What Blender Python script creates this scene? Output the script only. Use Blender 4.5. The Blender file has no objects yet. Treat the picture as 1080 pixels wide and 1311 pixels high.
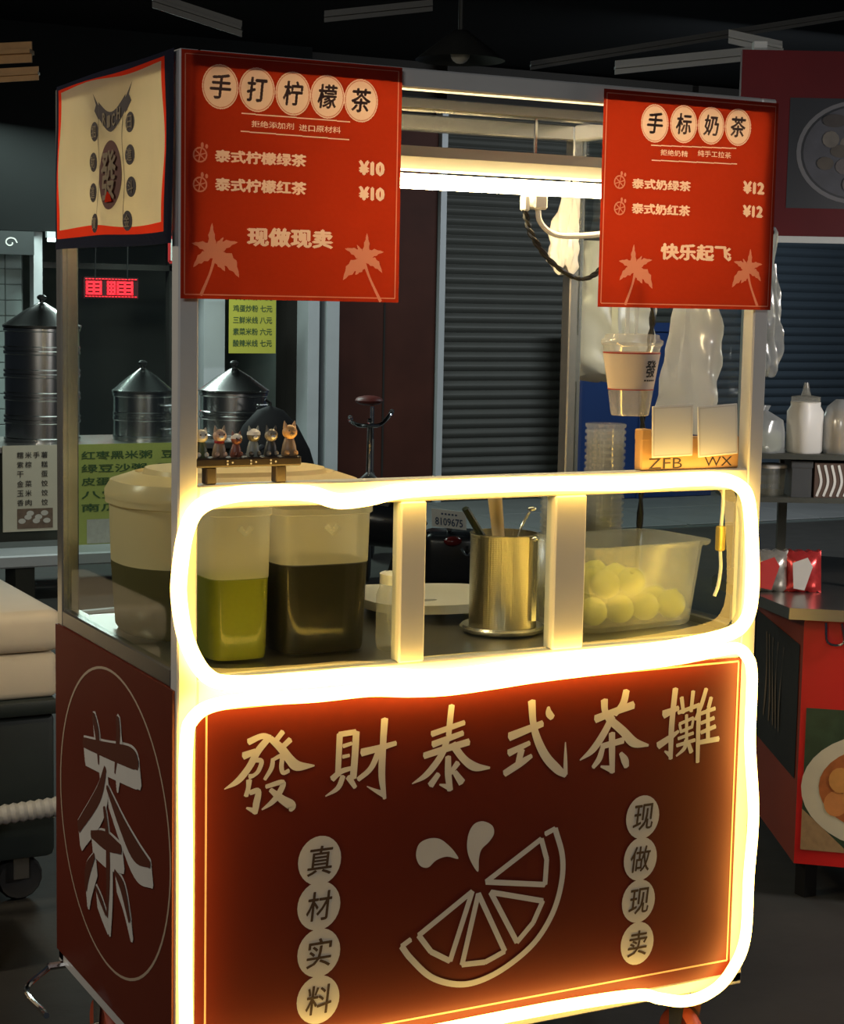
import bpy, bmesh, math, random
from mathutils import Vector, Matrix
RND = random.Random(7)
PI = math.pi
scene = bpy.context.scene
COL = scene.collection

# ---------------------------------------------------------------- camera
yaw, pit, rol = -0.4841, -0.1151, 0.0191
fw = Vector((-math.sin(yaw)*math.cos(pit), math.cos(yaw)*math.cos(pit), math.sin(pit)))
rt = Vector((math.cos(yaw), math.sin(yaw), 0)); upv = rt.cross(fw)
r2 = rt*math.cos(rol) + upv*math.sin(rol); u2 = -rt*math.sin(rol) + upv*math.cos(rol)
cd = bpy.data.cameras.new('camera'); cam = bpy.data.objects.new('camera', cd); COL.objects.link(cam)
m = Matrix((r2, u2, -fw)).transposed().to_4x4(); m.translation = Vector((-1.0238, -2.8122, 1.551))
cam.matrix_world = m
cd.sensor_fit = 'VERTICAL'; cd.sensor_height = 24; cd.lens = 2315.35/1311*24; cd.clip_end = 100
scene.camera = cam

# ---------------------------------------------------------------- world, lights, exposure
w = bpy.data.worlds.new('night'); scene.world = w; w.use_nodes = True
w.node_tree.nodes['Background'].inputs[0].default_value = (0.55, 0.68, 0.85, 1)
w.node_tree.nodes['Background'].inputs[1].default_value = 0.022
scene.view_settings.view_transform = 'Standard'; scene.view_settings.look = 'None'
scene.view_settings.gamma = 1; scene.view_settings.use_curve_mapping = False
scene.view_settings.exposure = 0.0
def area(name, loc, target, sx, sy, power, col):
    l = bpy.data.lights.new(name, 'AREA'); l.shape = 'RECTANGLE'; l.size = sx; l.size_y = sy; l.energy = power; l.color = col
    o = bpy.data.objects.new(name, l); COL.objects.link(o); o.location = loc
    o.rotation_euler = (Vector(target)-Vector(loc)).to_track_quat('-Z', 'Y').to_euler()
    return o
# the market's ceiling lamps behind the photographer and over the lane
area('market_lamp', (-3.4, -4.6, 3.2), (0.5, 0.2, 0.7), 1.6, .5, 62, (1.0, .97, .93))
area('lane_lamp', (7.0, 6.3, 3.0), (7.0, 8.6, 0.6), 2.4, .4, 58, (.86, .94, 1.0))
area('stall_lamp', (2.75, -.35, 1.72), (2.35, .55, .4), .6, .2, 20, (1.0, .93, .88))
area('left_warm_fill', (-1.5, 1.1, 2.3), (-.1, 1.8, .7), .5, .2, 22, (1.0, .84, .62))  # unseen warm light added to brighten the foam box and cart side
area('shop_lamp', (2.6, 8.6, 2.75), (2.4, 8.2, 0), 1.6, .5, 70, (.80, 1.0, .93))
area('steamer_lamp', (2.0, 5.85, 2.2), (2.0, 5.87, .5), 1.4, .3, 20, (.85, 1.0, .93))

# ---------------------------------------------------------------- helpers
def mat(name, col, rough=.5, metal=0., var=.12, scale=12., emit=None, bump=0., coat=0., spec=.5, alpha=None, trans=None):
    mt = bpy.data.materials.new(name); mt.use_nodes = True
    nt = mt.node_tree; b = nt.nodes['Principled BSDF']
    b.inputs['Roughness'].default_value = rough; b.inputs['Metallic'].default_value = metal
    b.inputs['Specular IOR Level'].default_value = spec; b.inputs['Coat Weight'].default_value = coat
    if var > 0:
        tc = nt.nodes.new('ShaderNodeTexCoord'); n = nt.nodes.new('ShaderNodeTexNoise'); mx = nt.nodes.new('ShaderNodeMix'); mx.data_type = 'RGBA'
        n.inputs['Scale'].default_value = scale; n.inputs['Detail'].default_value = 5
        nt.links.new(tc.outputs['Object'], n.inputs['Vector']); nt.links.new(n.outputs['Fac'], mx.inputs['Factor'])
        mx.inputs[6].default_value = tuple(max(0, c*(1-var)) for c in col[:3])+(1,)
        mx.inputs[7].default_value = tuple(min(1, c*(1+var)) for c in col[:3])+(1,)
        nt.links.new(mx.outputs[2], b.inputs['Base Color'])
        if bump:
            bp = nt.nodes.new('ShaderNodeBump'); bp.inputs['Strength'].default_value = bump; bp.inputs['Distance'].default_value = .01
            nt.links.new(n.outputs['Fac'], bp.inputs['Height']); nt.links.new(bp.outputs['Normal'], b.inputs['Normal'])
    else:
        b.inputs['Base Color'].default_value = tuple(col[:3])+(1,)
    if emit:
        b.inputs['Emission Color'].default_value = tuple(emit[:3])+(1,); b.inputs['Emission Strength'].default_value = emit[3]
    return mt
def film(name, col, translucent=.5, clear=0., gloss=.06, rough=.25, var=.06):
    """thin sheet or plastic: diffuse + translucent (+ clear) + a gloss coat"""
    mt = bpy.data.materials.new(name); mt.use_nodes = True; nt = mt.node_tree
    for n in list(nt.nodes): nt.nodes.remove(n)
    N = nt.nodes.new; Lk = nt.links.new
    out = N('ShaderNodeOutputMaterial'); d = N('ShaderNodeBsdfDiffuse'); t = N('ShaderNodeBsdfTranslucent'); c = N('ShaderNodeBsdfTransparent'); g = N('ShaderNodeBsdfGlossy')
    tc = N('ShaderNodeTexCoord'); n = N('ShaderNodeTexNoise'); mx = N('ShaderNodeMix'); mx.data_type = 'RGBA'
    n.inputs['Scale'].default_value = 9; n.inputs['Detail'].default_value = 4
    Lk(tc.outputs['Object'], n.inputs['Vector']); Lk(n.outputs['Fac'], mx.inputs['Factor'])
    mx.inputs[6].default_value = tuple(x*(1-var) for x in col)+(1,); mx.inputs[7].default_value = tuple(min(1, x*(1+var)) for x in col)+(1,)
    Lk(mx.outputs[2], d.inputs['Color']); Lk(mx.outputs[2], t.inputs['Color'])
    g.inputs['Roughness'].default_value = rough
    m1 = N('ShaderNodeMixShader'); m1.inputs[0].default_value = translucent; Lk(d.outputs[0], m1.inputs[1]); Lk(t.outputs[0], m1.inputs[2])
    m2 = N('ShaderNodeMixShader'); m2.inputs[0].default_value = clear; Lk(m1.outputs[0], m2.inputs[1]); Lk(c.outputs[0], m2.inputs[2])
    m3 = N('ShaderNodeMixShader'); m3.inputs[0].default_value = gloss; Lk(m2.outputs[0], m3.inputs[1]); Lk(g.outputs[0], m3.inputs[2])
    Lk(m3.outputs[0], out.inputs[0])
    return mt
def pane_mat(name, tint=(.93, .96, .94), ior=1.45, rough=.02, boost=1.0):
    mt = bpy.data.materials.new(name); mt.use_nodes = True; nt = mt.node_tree
    for n in list(nt.nodes): nt.nodes.remove(n)
    N = nt.nodes.new; Lk = nt.links.new
    out = N('ShaderNodeOutputMaterial'); c = N('ShaderNodeBsdfTransparent'); g = N('ShaderNodeBsdfGlossy'); f = N('ShaderNodeFresnel'); mx = N('ShaderNodeMixShader')
    mu = N('ShaderNodeMath'); mu.operation = 'MULTIPLY'; mu.inputs[1].default_value = boost
    c.inputs[0].default_value = tint+(1,); g.inputs['Roughness'].default_value = rough; f.inputs['IOR'].default_value = ior
    gm = N('ShaderNodeNewGeometry'); sb = N('ShaderNodeMath'); sb.operation = 'SUBTRACT'; sb.inputs[0].default_value = boost
    Lk(gm.outputs['Backfacing'], sb.inputs[1]); Lk(sb.outputs[0], mu.inputs[1]); mu.use_clamp = True   # the far face of a thin pane adds no second mirror
    Lk(f.outputs[0], mu.inputs[0]); Lk(mu.outputs[0], mx.inputs[0]); Lk(c.outputs[0], mx.inputs[1]); Lk(g.outputs[0], mx.inputs[2]); Lk(mx.outputs[0], out.inputs[0])
    return mt

class MB:
    """collects shapes; build() links them as one mesh object"""
    def __init__(s): s.v = []; s.f = []
    def box(s, x0, x1, y0, y1, z0, z1):
        b = len(s.v)
        s.v += [(x, y, z) for z in (z0, z1) for y in (y0, y1) for x in (x0, x1)]
        s.f += [tuple(b+i for i in q) for q in ((0, 2, 3, 1), (4, 5, 7, 6), (0, 1, 5, 4), (2, 6, 7, 3), (0, 4, 6, 2), (1, 3, 7, 5))]
        return s
    def rbox(s, x0, x1, y0, y1, z0, z1, r=.005, seg=2):
        bm = bmesh.new(); bmesh.ops.create_cube(bm, size=1)
        for v in bm.verts: v.co = Vector(((x0+x1)/2+v.co.x*(x1-x0), (y0+y1)/2+v.co.y*(y1-y0), (z0+z1)/2+v.co.z*(z1-z0)))
        bmesh.ops.bevel(bm, geom=list(bm.edges), offset=r, segments=seg, profile=.5, affect='EDGES')
        s.add_bm(bm); return s
    def add_bm(s, bm):
        b = len(s.v); bm.verts.index_update()
        s.v += [tuple(v.co) for v in bm.verts]; s.f += [tuple(b+v.index for v in f.verts) for f in bm.faces]; bm.free()
    def quad(s, *p): b = len(s.v); s.v += [tuple(q) for q in p]; s.f.append(tuple(range(b, b+len(p)))); return s
    def tube(s, pts, r, seg=8, closed=False, cap=True):
        pts = [Vector(p) for p in pts]; n = len(pts); rs = r if isinstance(r, (list, tuple)) else [r]*n
        b = len(s.v); nrm = None
        for i, p in enumerate(pts):
            a = pts[(i-1) % n] if (closed or i > 0) else p; c = pts[(i+1) % n] if (closed or i < n-1) else p
            t = (c-a).normalized()
            if nrm is None:
                nrm = t.orthogonal().normalized()
            nrm = (nrm - t*nrm.dot(t))
            nrm = nrm.normalized() if nrm.length > 1e-6 else t.orthogonal().normalized()
            bi = t.cross(nrm)
            for k in range(seg):
                an = 2*PI*k/seg; s.v.append(tuple(p + (nrm*math.cos(an)+bi*math.sin(an))*rs[i]))
        for i in range(n if closed else n-1):
            for k in range(seg):
                j = (i+1) % n; s.f.append((b+i*seg+k, b+i*seg+(k+1) % seg, b+j*seg+(k+1) % seg, b+j*seg+k))
        if cap and not closed:
            s.f.append(tuple(b+k for k in reversed(range(seg)))); s.f.append(tuple(b+(n-1)*seg+k for k in range(seg)))
        return s
    def lathe(s, prof, c=(0, 0, 0), seg=24, sx=1, sy=1, p=2., cap=(True, True)):
        """prof of (r, z) about a vertical axis; p>2 squares the section"""
        b = len(s.v)
        for (r, z) in prof:
            for k in range(seg):
                a = 2*PI*(k+.5)/seg; ca, sa = math.cos(a), math.sin(a)
                q = (abs(ca)**p + abs(sa)**p)**(-1/p)
                s.v.append((c[0]+r*sx*ca*q, c[1]+r*sy*sa*q, c[2]+z))
        for i in range(len(prof)-1):
            for k in range(seg):
                s.f.append((b+i*seg+k, b+i*seg+(k+1) % seg, b+(i+1)*seg+(k+1) % seg, b+(i+1)*seg+k))
        if cap[0]: s.f.append(tuple(b+k for k in reversed(range(seg))))
        if cap[1]: s.f.append(tuple(b+(len(prof)-1)*seg+k for k in range(seg)))
        return s
    def ball(s, c, rx, ry=None, rz=None, seg=14, rings=8):
        ry = ry or rx; rz = rz or rx
        pr = [(max(1e-4, math.sin(PI*i/rings)), -math.cos(PI*i/rings)) for i in range(rings+1)]
        b = len(s.v); s.lathe(pr, (0, 0, 0), seg)
        for i in range(b, len(s.v)):
            x, y, z = s.v[i]; s.v[i] = (c[0]+x*rx, c[1]+y*ry, c[2]+z*rz)
        return s
    def xf(s, M): s.v = [tuple(M @ Vector(q)) for q in s.v]; return s
    def build(s, name, mt, parent=None, smooth=False, props=None):
        me = bpy.data.meshes.new(name)
        off = Vector((0, 0, 0)); q = parent
        while q is not None:
            if '_o' in q: off = Vector(q['_o']); break
            q = q.parent
        me.from_pydata([tuple(Vector(q)-off) for q in s.v], [], s.f); me.materials.append(mt); me.validate()
        if smooth:
            me.polygons.foreach_set('use_smooth', [True]*len(me.polygons))
            try: me.set_sharp_from_angle(angle=math.radians(38))
            except Exception: pass
        o = bpy.data.objects.new(name, me); COL.objects.link(o)
        if parent is not None: o.parent = parent
        return o
def tag(o, label, cat, group=None):
    o['label'] = label; o['category'] = cat
    if group: o['group'] = group
    return o
def thing(name, label, cat, loc=(0, 0, 0), group=None):
    o = bpy.data.objects.new(name, None); COL.objects.link(o); o.location = loc; o['_o'] = tuple(loc); o.empty_display_size = .05
    return tag(o, label, cat, group)
def struct(o): o['kind'] = 'structure'; return o
def copy_tree(o, parent=None):
    c = o.copy(); COL.objects.link(c); c.parent = parent
    for ch in o.children: copy_tree(ch, c)
    return c
def arc(pts, n=6, closed=False):
    """Catmull-Rom through points (any dimension)"""
    P = [Vector(p) for p in pts]; N = len(P); out = []
    rng = N if closed else N-1
    for i in range(rng):
        p0 = P[(i-1) % N] if closed or i > 0 else P[0]*2-P[1]
        p1 = P[i]; p2 = P[(i+1) % N]
        p3 = P[(i+2) % N] if closed or i+2 < N else P[-1]*2-P[-2]
        for k in range(n):
            t = k/n
            out.append(.5*((2*p1)+(p2-p0)*t+(2*p0-5*p1+4*p2-p3)*t*t+(3*p1-p0-3*p2+p3)*t**3))
    if not closed: out.append(P[-1])
    return out
FRONT = lambda off: (lambda a, b: (a, off, b))
SIDE = lambda off: (lambda a, b: (off, a, b))
def brush(mb, stroke, mp, step=0., grow=0.):
    """one brush stroke of (a, b, width) in mm drawn as a flat ribbon"""
    P = arc([Vector(q) for q in stroke], 6); L = []; Rr = []
    n = len(P)
    for i, q in enumerate(P):
        a = P[max(0, i-1)]; c = P[min(n-1, i+1)]; t = Vector((c.x-a.x, c.y-a.y))
        t = t.normalized() if t.length > 1e-6 else Vector((1, 0)); nn = Vector((-t.y, t.x)); h = max(.4, q.z/2+grow)
        L.append((q.x+nn.x*h, q.y+nn.y*h)); Rr.append((q.x-nn.x*h, q.y-nn.y*h))
    # softly rounded ends
    t0 = (Vector((P[0].x, P[0].y))-Vector((P[1].x, P[1].y))).normalized(); t1 = (Vector((P[-1].x, P[-1].y))-Vector((P[-2].x, P[-2].y))).normalized()
    e0 = Vector((P[0].x, P[0].y))+t0*(P[0].z*.16+grow); e1 = Vector((P[-1].x, P[-1].y))+t1*(P[-1].z*.16+grow)
    b = len(mb.v); pp = [tuple(e0)]+L+[tuple(e1)]+Rr[::-1]
    for q in pp:
        x, y, z = mp(q[0]/1000, q[1]/1000); mb.v.append((x, y, z))
    N = len(pp); l = lambda i: b+1+i; r = lambda i: b+N-1-i
    mb.f.append((b, l(0), r(0)))
    for i in range(n-1): mb.f.append((l(i), l(i+1), r(i+1), r(i)))
    mb.f.append((l(n-1), b+n+1, r(n-1)))
_tc = None
def letters(body, box, mp, bold=.0, shear=0., spacing=1.0, flip=False, mb=None, keep=False):
    """lettering fitted into box (a0, a1, b0, b1) of a flat face"""
    global _tc
    c = bpy.data.curves.new('tmp', 'FONT'); c.body = body; c.shear = shear; c.space_character = spacing; c.resolution_u = 2
    o = bpy.data.objects.new('tmp', c); COL.objects.link(o)
    dg = bpy.context.evaluated_depsgraph_get(); me = bpy.data.meshes.new_from_object(o.evaluated_get(dg))
    vs = [v.co.copy() for v in me.vertices]; fs = [tuple(p.vertices) for p in me.polygons]
    bpy.data.objects.remove(o); bpy.data.curves.remove(c); bpy.data.meshes.remove(me)
    x0 = min(v.x for v in vs); x1 = max(v.x for v in vs); y0 = min(v.y for v in vs); y1 = max(v.y for v in vs)
    a0, a1, b0, b1 = box; mb = mb or MB(); b = len(mb.v)
    pa = Vector(mp((a0+a1)/2, (b0+b1)/2)); du = Vector(mp((a0+a1)/2+1e-3, (b0+b1)/2))-pa; dv = Vector(mp((a0+a1)/2, (b0+b1)/2+1e-3))-pa
    nn = du.cross(dv).normalized()
    if nn.dot(Vector((-1, -2.8, 1.55))-pa) < 0: nn = -nn
    nn = nn*2e-5
    e = bold; sh = [(0, 0)] if e < .008 else [(0, 0), (e, 0), (-e, 0), (0, e*.8), (0, -e*.8)]
    for k, (dx, dy) in enumerate(sh):
        b = len(mb.v)
        for v in vs:
            s = (v.x+dx-x0+e)/max(1e-6, x1-x0+2*e); t = (v.y+dy-y0+e*.8)/max(1e-6, y1-y0+1.6*e)
            mb.v.append(tuple(Vector(mp(a0+s*(a1-a0), b0+t*(b1-b0)))+nn*k))
        mb.f += [tuple(b+i for i in f) for f in fs]
    return mb
def ellipse(mb, a, b, ra, rb, mp, n=28):
    base = len(mb.v); mb.v += [mp(a+ra*math.cos(2*PI*k/n), b+rb*math.sin(2*PI*k/n)) for k in range(n)]; mb.f.append(tuple(range(base, base+n))); return mb
def flatpoly(mb, pts, mp):
    base = len(mb.v); mb.v += [mp(*p) for p in pts]; mb.f.append(tuple(range(base, base+len(pts)))); return mb
def ring(mb, la, lb):
    b = len(mb.v); n = len(la); mb.v += la+lb
    mb.f += [(b+i, b+(i+1) % n, b+n+(i+1) % n, b+n+i) for i in range(n)]; return mb
import numpy as np
def print_sheet(t, corner0, corner1, y, parts, base, cell=.0006):
    """a flat printed sheet: every print area is cut out of the sheet and is a piece of its own in the same plane"""
    x0, z0 = corner0; x1, z1 = corner1; nx = int((x1-x0)/cell); nz = int((z1-z0)/cell); G = np.zeros((nz, nx), np.int32)
    for k, (name, mt, mb) in enumerate(parts):
        V = np.array([(v[0], v[2]) for v in mb.v])
        for f in mb.f:
            for i in range(1, len(f)-1):
                A, B, C = V[f[0]], V[f[i]], V[f[i+1]]
                lo = np.minimum(np.minimum(A, B), C); hi = np.maximum(np.maximum(A, B), C)
                i0 = max(0, int((lo[0]-x0)/cell)); i1 = min(nx, int((hi[0]-x0)/cell)+1); j0 = max(0, int((lo[1]-z0)/cell)); j1 = min(nz, int((hi[1]-z0)/cell)+1)
                if i1 <= i0 or j1 <= j0: continue
                X, Zz = np.meshgrid(x0+(np.arange(i0, i1)+.5)*cell, z0+(np.arange(j0, j1)+.5)*cell)
                d = (B[0]-A[0])*(C[1]-A[1])-(B[1]-A[1])*(C[0]-A[0])
                if abs(d) < 1e-14: continue
                u = ((X-A[0])*(C[1]-A[1])-(Zz-A[1])*(C[0]-A[0]))/d; v = ((B[0]-A[0])*(Zz-A[1])-(B[1]-A[1])*(X-A[0]))/d
                m = (u >= 0) & (v >= 0) & (u+v <= 1); G[j0:j1, i0:i1][m] = k+1
    runs = {}
    for j in range(nz):
        row = G[j]; ch = np.flatnonzero(np.diff(row))+1; st = np.concatenate(([0], ch)); en = np.concatenate((ch, [nx]))
        for s, e in zip(st, en): runs.setdefault(int(row[s]), []).append((j, int(s), int(e)))
    for k, rs in runs.items():
        # join equal runs of neighbouring rows
        op = {}; quads = []
        for (j, s, e) in rs:
            q = op.get((s, e))
            if q is not None and q[1] == j: q[1] = j+1
            else:
                q = [j, j+1, s, e]; op[(s, e)] = q; quads.append(q)
        mb = MB()
        for (j0, j1, s, e) in quads: mb.quad((x0+s*cell, y, z0+j0*cell), (x0+e*cell, y, z0+j0*cell), (x0+e*cell, y, z0+j1*cell), (x0+s*cell, y, z0+j1*cell))
        mb.build('sheet' if k == 0 else parts[k-1][0], base if k == 0 else parts[k-1][1], t)
def line(mb, p, q, wd, mp):
    p = Vector(p); q = Vector(q); t = (q-p).normalized(); n = Vector((-t.y, t.x))*wd/2
    return flatpoly(mb, [tuple(p+n), tuple(q+n), tuple(q-n), tuple(p-n)], mp)

# ---------------------------------------------------------------- materials
ALU = mat('brushed_aluminium', (.60, .60, .59), .42, .15, .05, 30)
ALU2 = mat('white_aluminium_profile', (.66, .66, .64), .45, .25, .04, 20)
STEEL = mat('polished_steel', (.66, .65, .60), .26, .9, .08, 18)
STEEL2 = mat('steel_counter_sheet', (.42, .41, .38), .30, .95, .12, 8)
CHROME = mat('chrome', (.75, .75, .75), .12, 1., .02)
GLASS = pane_mat('window_glass')
SIDEGLASS = pane_mat('side_window_glass', (.93, .97, .95), 1.5, .03, 1.0)
SIGNRED = mat('sign_panel_red', (.11, .012, .005), .48, 0, .10, 5, spec=.3)
SIDERED = mat('side_panel_red', (.11, .018, .008), .5, 0, .15, 4, spec=.3)
PRINT = mat('panel_print_grey', (.57, .56, .53), .6, 0, .05, 20)
DARKPRINT = mat('badge_print_brown', (.055, .028, .014), .6, 0, .05)
MENURED = film('menu_sheet_red', (.30, .022, .0065), .80, 0, .035, .22)
MENUWHITE = film('menu_print_pale', (.66, .45, .37), .75, 0, .02, .3, .02)
MENUPALM = film('menu_print_pink', (.47, .17, .12), .75, 0, .02, .3, .02)
MENUDARK = mat('menu_print_grey', (.11, .05, .035), .6, 0, 0)
CREAMCLOTH = film('cream_cloth', (.62, .54, .41), .72, 0, 0., .6, .08)
REDCLOTH = film('red_cloth', (.72, .045, .018), .5, 0, 0., .6)
NAVYCLOTH = film('navy_cloth', (.018, .02, .035), .3, 0, 0., .6)
BLACKPRINT = mat('cloth_print_dark', (.035, .026, .028), .7, 0, .1)
MAROONPRINT = mat('cloth_print_maroon', (.085, .028, .022), .7, 0, .1)
NEON = mat('warm_neon', (1, .8, .5), .4, 0, 0, emit=(1.0, .60, .12, 14.))
TUBE = mat('tube_light_glow', (1, .9, .7), .4, 0, 0, emit=(1.0, .78, .42, 46.))
HOUSING = mat('lamp_housing_white', (.80, .74, .60), .35, .3, .05)
FROST = film('frosted_plastic', (.86, .80, .62), .55, .55, .05, .25)
FROSTW = film('clear_frosted_plastic', (.84, .82, .70), .5, .74, .05, .2)
CUPCLEAR = film('clear_cup_plastic', (.80, .80, .76), .4, .74, .12, .12)
BAGWHITE = film('white_bag_film', (.92, .89, .84), .18, .02, .06, .3)
CLEARPL = film('clear_wet_plastic', (.80, .76, .60), .5, .98, .02, .12)
BAGCLEAR = film('clear_bag_film', (.80, .84, .88), .5, .45, .14, .2)
CREAM = film('cream_tub_plastic', (.86, .72, .44), .35, 0, .05, .3)
GREENTEA = mat('green_tea', (.14, .155, .010), .5, 0, .15, 6, spec=.15)
BLACKTEA = mat('black_tea', (.007, .0065, .004), .4, 0, .2, 5, spec=.15)
LIME = mat('lime_skin', (.46, .48, .06), .42, 0, .25, 30, bump=.1)
WOOD = mat('pale_wood', (.52, .30, .12), .55, 0, .2, 20)
INK = mat('black_ink', (.03, .025, .02), .7, 0, 0)
WHITE = mat('white_plastic', (.78, .77, .73), .4, 0, .05)
WHITECARD = mat('white_card', (.74, .75, .73), .5, 0, .03)
BLACK = mat('black_plastic', (.014, .014, .014), .42, 0, .2)
RUBBER = mat('black_rubber', (.018, .018, .018), .75, 0, .2)
DARKWOOD = mat('dark_stained_wood', (.035, .024, .016), .5, 0, .3, 15)
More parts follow.
